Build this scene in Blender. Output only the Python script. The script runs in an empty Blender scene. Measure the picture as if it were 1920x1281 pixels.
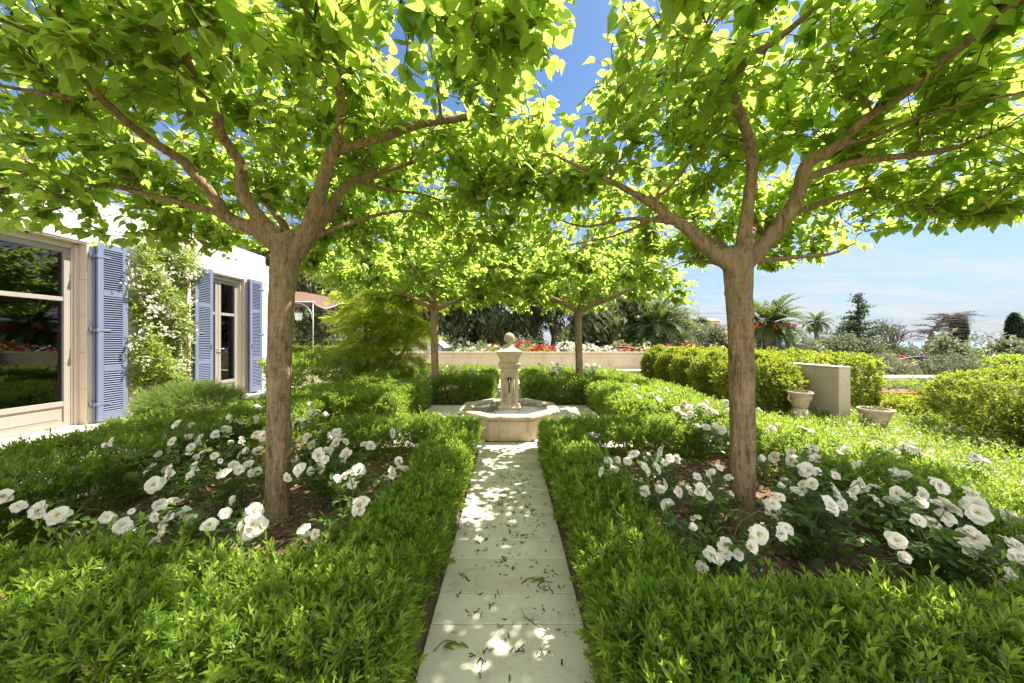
import bpy, math, random
import numpy as np
from mathutils import Vector, Matrix
random.seed(7)
rg = np.random.default_rng(11)
SC = bpy.context.scene
COL = SC.collection
H = 1.25            # eye height
F = 640.0           # focal length in photo pixels (1920 wide)
VX, VY = 955.0, 641.0
def P(x, y, Y):     # a point of the photo at depth Y
    return np.array([(x - VX) * Y / F, Y, H - (y - VY) * Y / F])
def nrm(v):
    v = np.asarray(v, float)
    return v / np.maximum(np.linalg.norm(v, axis=-1, keepdims=True), 1e-9)

# ------------------------------------------------------------------ mesh accumulator
class MB:
    def __init__(s):
        s.V = []; s.G = []; s.R = []; s.U = []; s.n = 0; s.uv = False
    def add(s, V, Fs, mat=0, rnd=0.5, uv=None):
        V = np.asarray(V, float).reshape(-1, 3); k = len(V)
        if isinstance(Fs, np.ndarray): Fs = [Fs]
        elif len(Fs) and not isinstance(Fs[0], np.ndarray):
            d = {}
            for f in Fs: d.setdefault(len(f), []).append(f)
            Fs = [np.array(x, int) for x in d.values()]
        for f in Fs: s.G.append((f + s.n, mat))
        s.V.append(V); s.R.append(np.broadcast_to(np.asarray(rnd, float), (k,)).copy())
        if uv is not None: s.uv = True; s.U.append(np.asarray(uv, float))
        else: s.U.append(np.zeros((k, 2)))
        s.n += k
    def box(s, x0, x1, y0, y1, z0, z1, mat=0, rnd=0.5):
        V = [(x, y, z) for z in (z0, z1) for y in (y0, y1) for x in (x0, x1)]
        s.add(V, np.array([(0,2,3,1),(4,5,7,6),(0,1,5,4),(2,6,7,3),(0,4,6,2),(1,3,7,5)]), mat, rnd)
    def obox(s, c, ax, ay, az, hx, hy, hz, mat=0, rnd=0.5):   # oriented box: centre, axes, half sizes
        c = np.asarray(c, float); ax, ay, az = nrm(ax), nrm(ay), nrm(az)
        V = [c + ax*hx*i + ay*hy*j + az*hz*k for k in (-1, 1) for j in (-1, 1) for i in (-1, 1)]
        s.add(V, np.array([(0,2,3,1),(4,5,7,6),(0,1,5,4),(2,6,7,3),(0,4,6,2),(1,3,7,5)]), mat, rnd)
    def tube(s, pts, rad, sides=8, mat=0, smooth=True, rnd=0.5, noise=0.0, sub=3):
        pts = np.asarray(pts, float); rad = np.broadcast_to(np.asarray(rad, float), (len(pts),))
        if sub > 1 and len(pts) > 2: pts, rad = spline(pts, rad, sub)
        n = len(pts)
        T = np.gradient(pts, axis=0); T = nrm(T)
        a = np.array([0, 0, 1.0]) if abs(T[0][2]) < .9 else np.array([1.0, 0, 0])
        N = nrm(np.cross(T[0], a)); V = []
        for i in range(n):
            N = nrm(N - T[i] * np.dot(N, T[i])); B = np.cross(T[i], N)
            th = np.arange(sides) * 2 * math.pi / sides
            r = rad[i] * (1 + (rg.normal(0, noise, sides) if noise else 0))
            V.append(pts[i] + (np.cos(th) * r)[:, None] * N + (np.sin(th) * r)[:, None] * B)
        V = np.concatenate(V)
        i0 = (np.arange(n - 1)[:, None] * sides + np.arange(sides)[None]).ravel()
        i1 = (np.arange(n - 1)[:, None] * sides + (np.arange(sides)[None] + 1) % sides).ravel()
        Q = np.stack([i0, i1, i1 + sides, i0 + sides], 1)
        c0 = len(V); V = np.concatenate([V, pts[:1], pts[-1:]])
        k = np.arange(sides); k1 = (k + 1) % sides
        T0 = np.stack([np.full(sides, c0), k1, k], 1)
        T1 = np.stack([np.full(sides, c0 + 1), k + (n - 1) * sides, k1 + (n - 1) * sides], 1)
        s.add(V, [Q, T0, T1], mat, rnd)
    def lathe(s, prof, sides=24, rot=0.0, c=(0, 0), mat=0, flat=False, cap=True, rnd=0.5):
        # prof: (r, z); flat=True: r is the apothem of a polygon with that many sides
        k = 1 / math.cos(math.pi / sides) if flat else 1
        th = rot + np.arange(sides) * 2 * math.pi / sides
        V = np.concatenate([np.stack([c[0] + r*k*np.cos(th), c[1] + r*k*np.sin(th), np.full(sides, z)], 1) for r, z in prof])
        n = len(prof)
        i0 = (np.arange(n - 1)[:, None] * sides + np.arange(sides)[None]).ravel()
        i1 = (np.arange(n - 1)[:, None] * sides + (np.arange(sides)[None] + 1) % sides).ravel()
        fs = [np.stack([i0, i1, i1 + sides, i0 + sides], 1)]
        if cap:
            fs.append(np.array([list(range(sides))[::-1], list(range((n-1)*sides, n*sides))]))
        s.add(V, fs, mat, rnd)
    def build(s, name, mats, parent=None, smooth=False, bevel=0.0, seg=2):
        V = np.concatenate(s.V)
        loc = np.array(parent_base(parent)) if parent is not None else np.zeros(3)
        V = V - loc
        loops = np.concatenate([g.ravel() for g, _ in s.G]).astype(np.int32)
        tot = np.concatenate([np.full(len(g), g.shape[1]) for g, _ in s.G]).astype(np.int32)
        mid = np.concatenate([np.full(len(g), m) for g, m in s.G]).astype(np.int32)
        st = (np.cumsum(tot) - tot).astype(np.int32)
        me = bpy.data.meshes.new(name)
        me.vertices.add(len(V)); me.vertices.foreach_set('co', V.astype(np.float32).ravel())
        me.loops.add(len(loops)); me.loops.foreach_set('vertex_index', loops)
        me.polygons.add(len(tot)); me.polygons.foreach_set('loop_start', st)
        me.polygons.foreach_set('loop_total', tot)
        me.polygons.foreach_set('material_index', mid)
        me.polygons.foreach_set('use_smooth', np.full(len(tot), smooth))
        a = me.attributes.new('rnd', 'FLOAT', 'POINT'); a.data.foreach_set('value', np.concatenate(s.R).astype(np.float32))
        if s.uv:
            U = np.concatenate(s.U)[loops]
            u = me.uv_layers.new(name='UVMap'); u.data.foreach_set('uv', U.astype(np.float32).ravel())
        me.update(calc_edges=True); me.validate()
        if not isinstance(mats, (list, tuple)): mats = [mats]
        for m in mats: me.materials.append(m)
        o = bpy.data.objects.new(name, me); COL.objects.link(o)
        if parent is not None: o.parent = parent
        if bevel:
            b = o.modifiers.new('Bevel', 'BEVEL'); b.width = bevel; b.segments = seg; b.limit_method = 'ANGLE'; b.angle_limit = .6
        return o
def parent_base(p):
    v = Vector((0, 0, 0))
    while p is not None: v = v + p.location; p = p.parent
    return v
def spline(pts, rad, sub):
    p = np.vstack([2*pts[0]-pts[1], pts, 2*pts[-1]-pts[-2]]); r = np.concatenate([[rad[0]], rad, [rad[-1]]])
    P_, R_ = [], []
    for i in range(1, len(p) - 2):
        for t in np.arange(sub) / sub:
            a, b, c, d = p[i-1], p[i], p[i+1], p[i+2]
            P_.append(.5*((2*b) + (c-a)*t + (2*a-5*b+4*c-d)*t*t + (3*b-a-3*c+d)*t**3))
            R_.append(r[i]*(1-t) + r[i+1]*t)
    P_.append(pts[-1]); R_.append(rad[-1])
    return np.array(P_), np.array(R_)

def tag(o, label, cat, group=None, kind=None):
    if label: o['label'] = label
    if cat: o['category'] = cat
    if group: o['group'] = group
    if kind: o['kind'] = kind
    return o
def root(name, loc, label, cat, group=None):
    o = bpy.data.objects.new(name, None); COL.objects.link(o); o.location = Vector([float(v) for v in loc]); o.empty_display_size = .2
    return tag(o, label, cat, group)

# ------------------------------------------------------------------ templates for leaves
class TPL:
    def __init__(s): s.V = np.zeros((0, 3)); s.F = []; s.r = np.zeros(0); s.uv = np.zeros((0, 2))
    def add(s, V, Fs, mat=0, r=0.0, uv=None):
        n = len(s.V); V = np.asarray(V, float)
        s.V = np.vstack([s.V, V]); s.r = np.concatenate([s.r, np.broadcast_to(np.asarray(r, float), (len(V),))])
        s.uv = np.vstack([s.uv, uv if uv is not None else np.zeros((len(V), 2))])
        for f in Fs: s.F.append((tuple(i + n for i in f), mat))
    def put(s, o, M, T, mat=None, r=0.0):   # add another template transformed
        s.add(o.V @ np.asarray(M).T + T, [f for f, _ in o.F], 0 if mat is None else mat, o.r + r, o.uv)
        if mat is None:
            k = len(s.F) - len(o.F)
            for i, (f, m) in enumerate(o.F): s.F[k + i] = (s.F[k + i][0], m)
def leaf(rows, fold=.25, droop=.15, mid=True):
    # rows: (t, half width); along +Y, normal +Z, unit length
    t = TPL(); V = []; U = []; fs = []; idx = []
    for y, w in rows:
        z = -droop * y * y
        if w < 1e-6:
            idx.append((len(V),)); V.append((0, y, z)); U.append((.5, y))
        elif mid:
            idx.append((len(V), len(V)+1, len(V)+2))
            V += [(-w, y, z + fold*w), (0, y, z), (w, y, z + fold*w)]; U += [(.5-w, y), (.5, y), (.5+w, y)]
        else:
            idx.append((len(V), len(V)+1)); V += [(-w, y, z), (w, y, z)]; U += [(.5-w, y), (.5+w, y)]
    for a, b in zip(idx, idx[1:]):
        if len(a) == 1:
            for j in range(len(b)-1): fs.append((a[0], b[j+1], b[j]))
        elif len(b) == 1:
            for j in range(len(a)-1): fs.append((a[j], a[j+1], b[0]))
        else:
            for j in range(len(a)-1): fs.append((a[j], a[j+1], b[j+1], b[j]))
    t.add(V, fs, 0, 0.0, np.array(U)); return t
def frame(d, n):        # rows of d: leaf axis, n: wanted normal -> (k,3,3) with columns side, axis, normal
    d = nrm(d); n = n - d * np.sum(n*d, -1, keepdims=True); n = nrm(n); x = np.cross(d, n)
    return np.stack([x, d, n], -1)
def scatter(mb, tpl, M, T, scale=1.0, rnd=0.5, rgain=1.0):
    k = len(T)
    if k == 0: return
    sc = np.broadcast_to(np.asarray(scale, float), (k,))
    V = np.einsum('kij,nj->kni', M, tpl.V) * sc[:, None, None] + T[:, None, :]
    n = len(tpl.V)
    R = np.broadcast_to(np.asarray(rnd, float), (k,))[:, None] + rgain * tpl.r[None]
    U = np.broadcast_to(tpl.uv[None], (k, n, 2)).reshape(-1, 2)
    off = (np.arange(k) * n)
    first = True; base = mb.n
    d = {}
    for f, m in tpl.F: d.setdefault((len(f), m), []).append(f)
    mb.V.append(V.reshape(-1, 3)); mb.R.append(np.clip(R, 0, 1).ravel()); mb.U.append(U); mb.uv = True; mb.n += k*n
    for (ln, m), fl in d.items():
        A = np.array(fl); mb.G.append(((A[None] + off[:, None, None]).reshape(-1, ln) + base, m))
def rdir(k):
    return nrm(rg.normal(size=(k, 3)))

# ------------------------------------------------------------------ materials
def newmat(name):
    m = bpy.data.materials.new(name); m.use_nodes = True
    nt = m.node_tree; b = nt.nodes['Principled BSDF']; return m, nt, b
def N(nt, t, **kw):
    n = nt.nodes.new(t)
    for k, v in kw.items(): setattr(n, k, v)
    return n
def ramp(nt, fac, stops, interp='LINEAR'):
    r = N(nt, 'ShaderNodeValToRGB'); e = r.color_ramp.elements; r.color_ramp.interpolation = interp
    while len(e) < len(stops): e.new(.5)
    for el, (p, c) in zip(e, stops): el.position = p; el.color = (*c, 1)
    nt.links.new(fac, r.inputs[0]); return r.outputs[0]
def noise(nt, scale, detail=4, rough=.6, vec=None, dist=0.0):
    n = N(nt, 'ShaderNodeTexNoise'); n.inputs['Scale'].default_value = scale; n.inputs['Detail'].default_value = detail
    n.inputs['Roughness'].default_value = rough; n.inputs['Distortion'].default_value = dist
    if vec is not None: nt.links.new(vec, n.inputs['Vector'])
    return n.outputs['Fac']
def objco(nt, sx=1, sy=1, sz=1):
    t = N(nt, 'ShaderNodeTexCoord'); m = N(nt, 'ShaderNodeMapping'); m.inputs['Scale'].default_value = (sx, sy, sz)
    nt.links.new(t.outputs['Object'], m.inputs['Vector']); return m.outputs[0]
def bump(nt, b, h, strength=.4, dist=.01):
    n = N(nt, 'ShaderNodeBump'); n.inputs['Strength'].default_value = strength; n.inputs['Distance'].default_value = dist
    nt.links.new(h, n.inputs['Height']); nt.links.new(n.outputs[0], b.inputs['Normal'])
def leafmat(name, dark, mid, light, trans=.45, tcol=(.35, .48, .04), rough=.45, veins=False, spec=.4, tmix=.6):
    m, nt, b = newmat(name); L = nt.links
    a = N(nt, 'ShaderNodeAttribute', attribute_name='rnd')
    c = ramp(nt, a.outputs['Fac'], [(0, dark), (.5, mid), (1, light)])
    b.inputs['Roughness'].default_value = rough; b.inputs['Specular IOR Level'].default_value = spec
    tr = N(nt, 'ShaderNodeBsdfTranslucent')
    mx = N(nt, 'ShaderNodeMix', data_type='RGBA', blend_type='MIX'); mx.inputs[0].default_value = tmix
    L.new(c, mx.inputs[6]); mx.inputs[7].default_value = (*tcol, 1); tc = mx.outputs[2]
    if veins:
        uv = N(nt, 'ShaderNodeUVMap'); sp = N(nt, 'ShaderNodeSeparateXYZ'); L.new(uv.outputs[0], sp.inputs[0])
        def mth(op, x, y=None):
            q = N(nt, 'ShaderNodeMath', operation=op)
            for i, v in enumerate((x, y)):
                if v is None: continue
                if isinstance(v, (int, float)): q.inputs[i].default_value = v
                else: L.new(v, q.inputs[i])
            return q.outputs[0]
        au = mth('ABSOLUTE', mth('SUBTRACT', sp.outputs[0], .5))
        d = mth('SUBTRACT', sp.outputs[1], mth('MULTIPLY', au, .8))
        w = mth('ABSOLUTE', mth('SUBTRACT', mth('FRACT', mth('MULTIPLY', d, 6.0)), .5))
        lat = mth('GREATER_THAN', w, .44); midr = mth('LESS_THAN', au, .02)
        v = mth('MAXIMUM', lat, midr)
        vm = N(nt, 'ShaderNodeMix', data_type='RGBA'); L.new(mth('MULTIPLY', v, .7), vm.inputs[0]); L.new(c, vm.inputs[6])
        vm.inputs[7].default_value = (.30, .38, .10, 1); c = vm.outputs[2]
        vt = N(nt, 'ShaderNodeMix', data_type='RGBA', blend_type='MULTIPLY'); L.new(mth('MULTIPLY', v, .65), vt.inputs[0]); L.new(tc, vt.inputs[6])
        vt.inputs[7].default_value = (.5, .6, .3, 1); tc = vt.outputs[2]
        bn = N(nt, 'ShaderNodeBump'); bn.inputs['Strength'].default_value = .35; bn.inputs['Distance'].default_value = .004
        L.new(w, bn.inputs['Height']); L.new(bn.outputs[0], b.inputs['Normal'])
    L.new(c, b.inputs['Base Color']); L.new(tc, tr.inputs[0])
    mix = N(nt, 'ShaderNodeMixShader'); mix.inputs[0].default_value = trans
    L.new(b.outputs[0], mix.inputs[1]); L.new(tr.outputs[0], mix.inputs[2])
    L.new(mix.outputs[0], nt.nodes['Material Output'].inputs[0]); return m
def plain(name, col, rough=.6, metal=0.0, spec=.5, var=0.0, scale=8.0, bmp=0.0, bdist=.004, col2=None):
    m, nt, b = newmat(name)
    b.inputs['Roughness'].default_value = rough; b.inputs['Metallic'].default_value = metal; b.inputs['Specular IOR Level'].default_value = spec
    b.inputs['Base Color'].default_value = (*col, 1)
    if var or col2:
        c2 = col2 or tuple(max(0, v*(1-var)) for v in col)
        f = noise(nt, scale, 6, .65, objco(nt)); nt.links.new(ramp(nt, f, [(.3, c2), (.7, col)]), b.inputs['Base Color'])
    if bmp: bump(nt, b, noise(nt, scale*6, 5, .7, objco(nt)), bmp, bdist)
    return m

M = {}
M['mulberry'] = leafmat('mulberry_leaf', (.035,.085,.010), (.065,.145,.014), (.12,.21,.02), .74, (.56,.72,.11), .42, True, tmix=.8)
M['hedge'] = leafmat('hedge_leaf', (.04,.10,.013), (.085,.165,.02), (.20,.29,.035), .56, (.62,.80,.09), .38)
M['privet'] = leafmat('golden_shrub_leaf', (.045,.085,.012), (.115,.16,.018), (.30,.33,.03), .48, (.55,.64,.06), .42)
M['climber'] = leafmat('climber_leaf', (.06,.11,.015), (.12,.19,.025), (.26,.32,.05), .5, (.55,.64,.07), .42)
M['rose_leaf'] = leafmat('rose_leaf', (.03,.075,.015), (.065,.135,.022), (.13,.20,.035), .45, (.45,.60,.07), .4)
M['dark_leaf'] = leafmat('evergreen_leaf', (.06,.08,.032), (.105,.13,.05), (.20,.21,.10), .4, (.40,.44,.14), .5)
M['olive_leaf'] = leafmat('grey_green_leaf', (.07,.09,.045), (.14,.165,.08), (.26,.28,.16), .3, (.30,.33,.14), .5)
M['maple_leaf'] = leafmat('feathery_leaf', (.07,.13,.012), (.14,.21,.018), (.34,.32,.03), .68, (.70,.80,.08), .45)
M['dry_leaf'] = leafmat('dry_leaf', (.14,.09,.03), (.26,.17,.05), (.42,.34,.08), .35, (.5,.4,.1))
M['rosemary'] = leafmat('rosemary_needle', (.05,.10,.015), (.10,.165,.025), (.18,.26,.045), .35, (.40,.55,.06), .5)
M['palm'] = leafmat('palm_leaf', (.025,.055,.015), (.055,.095,.025), (.13,.16,.045), .35, (.30,.38,.06), .5)
M['conifer'] = leafmat('conifer_needle', (.015,.035,.014), (.035,.065,.022), (.075,.11,.035), .2, (.16,.24,.05), .55)
M['cypress'] = leafmat('cypress_needle', (.008,.02,.009), (.016,.034,.014), (.03,.055,.02), .12, (.08,.14,.03), .6)
M['twig'] = plain('green_twig', (.10,.11,.04), .7)
M['brown_twig'] = plain('brown_twig', (.12,.08,.045), .8, var=.4)
M['grey_twig'] = plain('grey_twig', (.15,.125,.105), .85, var=.4)
M['petal'] = leafmat('white_petal', (.74,.68,.54), (.84,.80,.70), (.88,.85,.77), .35, (.88,.82,.68), .6, spec=.2)
M['stamen'] = plain('stamen', (.55,.33,.05), .7, var=.4, scale=60)
M['pink'] = leafmat('pink_petal', (.45,.02,.07), (.60,.04,.12), (.75,.18,.22), .2, (.8,.06,.15), .6, spec=.2)
M['red'] = plain('red_petal', (.55,.012,.02), .6)
def bark(name, dark, lite, sc=1.0):
    m, nt, b = newmat(name); b.inputs['Roughness'].default_value = .9; b.inputs['Specular IOR Level'].default_value = .15
    f1 = noise(nt, 9*sc, 8, .7, objco(nt, 4, 4, .5), .5); f2 = noise(nt, 60*sc, 5, .75, objco(nt, 1, 1, .35)); f3 = noise(nt, 1.3*sc, 3, .5, objco(nt))
    f4 = noise(nt, 26*sc, 4, .6, objco(nt, .12, .12, 1.6))
    def mix(a, c, op, v=None):
        q = N(nt, 'ShaderNodeMath', operation=op); nt.links.new(a, q.inputs[0])
        if c is not None: nt.links.new(c, q.inputs[1])
        else: q.inputs[1].default_value = v
        return q.outputs[0]
    h = mix(mix(f1, mix(f2, None, 'MULTIPLY', .8), 'ADD'), mix(f4, None, 'MULTIPLY', .2), 'ADD')
    c = ramp(nt, mix(h, None, 'MULTIPLY', .5), [(.40, tuple(x*.75 for x in dark)), (.495, tuple(.5*(x+y) for x, y in zip(dark, lite))), (.60, lite)])
    g = N(nt, 'ShaderNodeMix', data_type='RGBA'); nt.links.new(ramp(nt, f3, [(.48, (0,0,0)), (.68, (.6,.6,.6))]), g.inputs[0]); nt.links.new(c, g.inputs[6])
    g.inputs[7].default_value = (.22, .19, .12, 1); nt.links.new(g.outputs[2], b.inputs['Base Color'])
    bump(nt, b, h, 1.0, .02); return m
M['bark'] = bark('mulberry_bark', (.15,.095,.05), (.40,.29,.17))
M['dark_bark'] = bark('rough_bark', (.05,.035,.025), (.17,.12,.085), .4)
def stone(name, c1, c2, c3, sc=3.0, bmp=.35, stain=(.10,.085,.06), amount=.5):
    m, nt, b = newmat(name); b.inputs['Roughness'].default_value = .85; b.inputs['Specular IOR Level'].default_value = .25
    f = noise(nt, sc, 7, .65, objco(nt)); c = ramp(nt, f, [(.28, c1), (.5, c2), (.75, c3)])
    s = noise(nt, sc*1.7, 6, .75, objco(nt, 1, 1, .45), .8)
    g = N(nt, 'ShaderNodeMix', data_type='RGBA'); nt.links.new(ramp(nt, s, [(.52, (0,0,0)), (.72, (amount,)*3)]), g.inputs[0]); nt.links.new(c, g.inputs[6]); g.inputs[7].default_value = (*stain, 1)
    at = N(nt, 'ShaderNodeAttribute', attribute_name='rnd'); tn = N(nt, 'ShaderNodeMix', data_type='RGBA', blend_type='MULTIPLY'); tn.inputs[0].default_value = 1; nt.links.new(g.outputs[2], tn.inputs[6])
    nt.links.new(ramp(nt, at.outputs['Fac'], [(0, (.84,.82,.78)), (.5, (1,1,1)), (1, (1.0,.98,.93))]), tn.inputs[7]); g = tn
    nt.links.new(g.outputs[2], b.inputs['Base Color']); bump(nt, b, noise(nt, sc*16, 6, .75, objco(nt)), bmp, .006); return m
M['stone'] = stone('fountain_limestone', (.33,.25,.15), (.44,.36,.24), (.53,.46,.35), 5, .6, (.13,.10,.06), .75)
M['urn'] = stone('weathered_stone', (.36,.26,.16), (.48,.38,.25), (.55,.48,.36), 9, .8, (.12,.10,.075), .7)
M['paving'] = stone('limestone_paving', (.53,.47,.38), (.61,.555,.46), (.67,.615,.52), 3.2, .3, (.32,.27,.20), .62)
M['joint'] = plain('joint_sand', (.16,.14,.10), .95, var=.3, scale=20)
M['render'] = stone('cream_render', (.43,.355,.245), (.48,.405,.29), (.53,.46,.345), 2.2, .3, (.27,.22,.15), .5)
M['wall_white'] = stone('white_plaster', (.52,.50,.465), (.55,.53,.495), (.58,.56,.525), 1.5, .12, (.6,.56,.48), .2)
M['wall_beige'] = stone('beige_plaster', (.44,.39,.32), (.47,.42,.35), (.50,.45,.38), 1.5, .12, (.5,.44,.35), .3)
M['jamb'] = stone('beige_limestone', (.43,.36,.27), (.47,.40,.31), (.51,.44,.35), 2.0, .12, (.45,.38,.3), .2)
M['frame'] = plain('taupe_paint', (.25,.22,.185), .45, var=.08, scale=3)
M['alu'] = plain('cream_metal', (.45,.40,.32), .4, var=.05)
M['blue'] = plain('lavender_blue_paint', (.12,.145,.212), .5, var=.1, scale=5, bmp=.08)
M['iron'] = plain('dark_iron', (.035,.03,.03), .5, .6, var=.3, scale=30)
M['black_metal'] = plain('black_metal', (.02,.02,.022), .45, .3)
M['grate'] = plain('galvanised_grate', (.42,.40,.36), .5, .5, var=.3, scale=30)
M['soil'] = stone('bed_soil', (.085,.05,.03), (.15,.09,.055), (.21,.14,.09), 14, 1.0, (.06,.04,.025), .6)
M['mulch'] = leafmat('bark_mulch', (.07,.04,.025), (.17,.10,.06), (.36,.26,.17), 0.0, rough=.9, spec=.1)
M['litter'] = leafmat('dry_catkin', (.018,.010,.006), (.04,.024,.013), (.09,.055,.03), 0.0, rough=.9, spec=.1)
M['terracotta'] = plain('terracotta', (.45,.20,.10), .8, var=.35, scale=6, bmp=.3)
M['rooftile'] = plain('clay_tile', (.42,.17,.08), .8, var=.4, scale=8)
M['pinkwall'] = plain('pink_plaster', (.62,.40,.30), .9, var=.1)
M['greywood'] = plain('grey_boards', (.42,.42,.41), .8, var=.25, scale=5)
M['zinc'] = plain('white_steel', (.40,.40,.39), .4, .2)
M['rubble'] = stone('rubble_stone', (.22,.17,.11), (.42,.35,.25), (.55,.48,.37), 9, 1.0, (.06,.05,.04), .9)
M['room'] = plain('room_wall', (.62,.56,.48), .9)
M['curtain'] = plain('linen_curtain', (.55,.48,.38), .9)
M['roomfloor'] = plain('room_floor', (.25,.18,.12), .5)
M['cane'] = plain('cane', (.18,.16,.10), .6, var=.4, scale=30)
M['orange_fruit'] = plain('orange_date_stalk', (.60,.20,.03), .7, var=.4, scale=12)
m, nt, b = newmat('window_glass')
gl = N(nt, 'ShaderNodeBsdfGlossy'); gl.inputs['Roughness'].default_value = 0.01; gl.inputs['Color'].default_value = (.9,.93,.95,1)
tp = N(nt, 'ShaderNodeBsdfTransparent'); tp.inputs[0].default_value = (.55,.58,.58,1)
lw = N(nt, 'ShaderNodeFresnel'); lw.inputs['IOR'].default_value = 1.9
mx = N(nt, 'ShaderNodeMixShader'); nt.links.new(lw.outputs[0], mx.inputs[0]); nt.links.new(tp.outputs[0], mx.inputs[1]); nt.links.new(gl.outputs[0], mx.inputs[2])
nt.links.new(mx.outputs[0], nt.nodes['Material Output'].inputs[0]); M['glass'] = m
m, nt, b = newmat('fountain_water'); b.inputs['Base Color'].default_value = (.035,.045,.03,1); b.inputs['Roughness'].default_value = .03; b.inputs['IOR'].default_value = 1.33
bump(nt, b, noise(nt, 18, 3, .5, objco(nt)), .25, .01); M['water'] = m
m, nt, b = newmat('falling_water'); b.inputs['Base Color'].default_value = (.8,.85,.9,1); b.inputs['Roughness'].default_value = .05; b.inputs['Transmission Weight'].default_value = .8; b.inputs['IOR'].default_value = 1.33; M['stream'] = m
m, nt, b = newmat('sea_water'); b.inputs['Base Color'].default_value = (.07,.16,.26,1); b.inputs['Roughness'].default_value = .35
bump(nt, b, noise(nt, .05, 4, .6, objco(nt)), .3, 1.0); M['sea'] = m
m, nt, b = newmat('dry_ground'); b.inputs['Roughness'].default_value = .95; b.inputs['Specular IOR Level'].default_value = .1
f = noise(nt, .8, 8, .7, objco(nt)); c = ramp(nt, f, [(.35, (.10,.12,.03)), (.5, (.20,.17,.09)), (.68, (.33,.28,.19))]); nt.links.new(c, b.inputs['Base Color'])
bump(nt, b, noise(nt, 40, 6, .7, objco(nt)), .6, .02); M['ground'] = m

# ------------------------------------------------------------------ leaf templates
MUL = [leaf([(0,0),(.0,.16),(.10,.33),(.28,.42),(.48,.40),(.66,.28),(.84,.12),(1.02,0)], .22, .22),
       leaf([(0,0),(-.03,.18),(.08,.36),(.27,.44),(.45,.37),(.63,.29),(.82,.13),(1.0,0)], -.18, .32),
       leaf([(0,0),(-.02,.17),(.10,.32),(.29,.40),(.46,.42),(.62,.25),(.83,.11),(1.0,0)], .55, .42), leaf([(0,0),(.0,.15),(.09,.31),(.28,.41),(.5,.36),(.68,.26),(.85,.12),(1.0,0)], .1, -.18),
       leaf([(0,0),(.02,.15),(.12,.30),(.3,.38),(.5,.35),(.68,.24),(.85,.10),(1.05,0)], .40, .05)]
LANC = leaf([(0,0),(.25,.105),(.6,.11),(.85,.05),(1,0)], .35, .2)
LANC_F = leaf([(0,0),(.45,.135),(1,0)], .3, .1, mid=True)
OVAL = leaf([(0,0),(.25,.24),(.6,.26),(1,0)], .25, .15)
OVAL_F = leaf([(0,0),(.45,.28),(1,0)], .25, .1)
NEED = leaf([(0,.03),(1,.012)], 0, .05, mid=False)
def sprig(lf, nodes, llen, length, ang=.85, seed=0, twig=1, alt=False):
    r = np.random.default_rng(seed); t = TPL()
    bend = r.normal(0, .12, 2)
    for i in range(nodes):
        f = (i + .6) / nodes; p = np.array([bend[0]*f*f, f, bend[1]*f*f]) * length
        L = llen * (1.05 - .5*abs(f - .45)) * r.uniform(.8, 1.15)
        for k in range(1 if alt else 2):
            th = (i % 2) * math.pi/2 + k*math.pi + r.normal(0, .3)
            a = ang * (1.15 - .6*f) + r.normal(0, .15)
            d = np.array([math.cos(th)*math.sin(a), math.cos(a), math.sin(th)*math.sin(a)])
            nn = np.array([-math.cos(th)*math.cos(a), math.sin(a), -math.sin(th)*math.cos(a)]) + r.normal(0, .3, 3)
            t.put(lf, frame(d[None], nn[None])[0] * L, p, 0, (f - .5) * .35 + r.normal(0, .10))
    for k in range(2):
        d = nrm(np.array([r.normal(0, .35), 1, r.normal(0, .35)])); t.put(lf, frame(d[None], rdirs(r)[None])[0]*llen*.8, np.array([bend[0], 1, bend[1]])*length, 0, .3)
    w = .0012
    t.add([(-w, -.03, 0), (w, -.03, 0), (bend[0]*length + w, length, bend[1]*length), (bend[0]*length - w, length, bend[1]*length)], [(0, 1, 2, 3)], twig, 0)
    return t
def rdirs(r): return nrm(r.normal(size=3))
SPR_N = [sprig(LANC, 6, (.038,.031,.035,.028,.042)[i], (.07,.055,.065,.05,.08)[i], ang=(.85,1.0,.7,1.1,.8)[i], seed=i) for i in range(5)]
SPR_F = [sprig(LANC_F, 4, .052, .085, seed=i+9) for i in range(4)]
SPR_O = [sprig(OVAL_F, 4, .036, .07, seed=i+20) for i in range(4)]
SPR_FEW = [sprig(LANC, 5, .05, .16, ang=.6, seed=i+40) for i in range(3)]
SPR_NEED = [sprig(NEED, 8, .06, .16, ang=.6, seed=i+60) for i in range(3)]
def rose_leaf_tpl(seed):
    r = np.random.default_rng(seed); t = TPL()
    for y, s, sc in ((.35,-1,.8),(.35,1,.8),(.68,-1,.95),(.68,1,.95),(1.0,0,1.1)):
        a = s*1.15 + r.normal(0, .1); d = np.array([math.sin(a), math.cos(a), r.normal(-.1, .12)])
        t.put(OVAL, frame(d[None], np.array([[r.normal(0,.2), r.normal(0,.2), 1]]))[0]*.40*sc, np.array([0, y*.75, -.06*y]), 0, r.normal(0, .12))
    t.add([(-.008,-.1,0),(.008,-.1,0),(.005,.78,-.05),(-.005,.78,-.05)], [(0,1,2,3)], 1, 0); return t
ROSEL = [rose_leaf_tpl(i) for i in range(3)]
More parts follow.
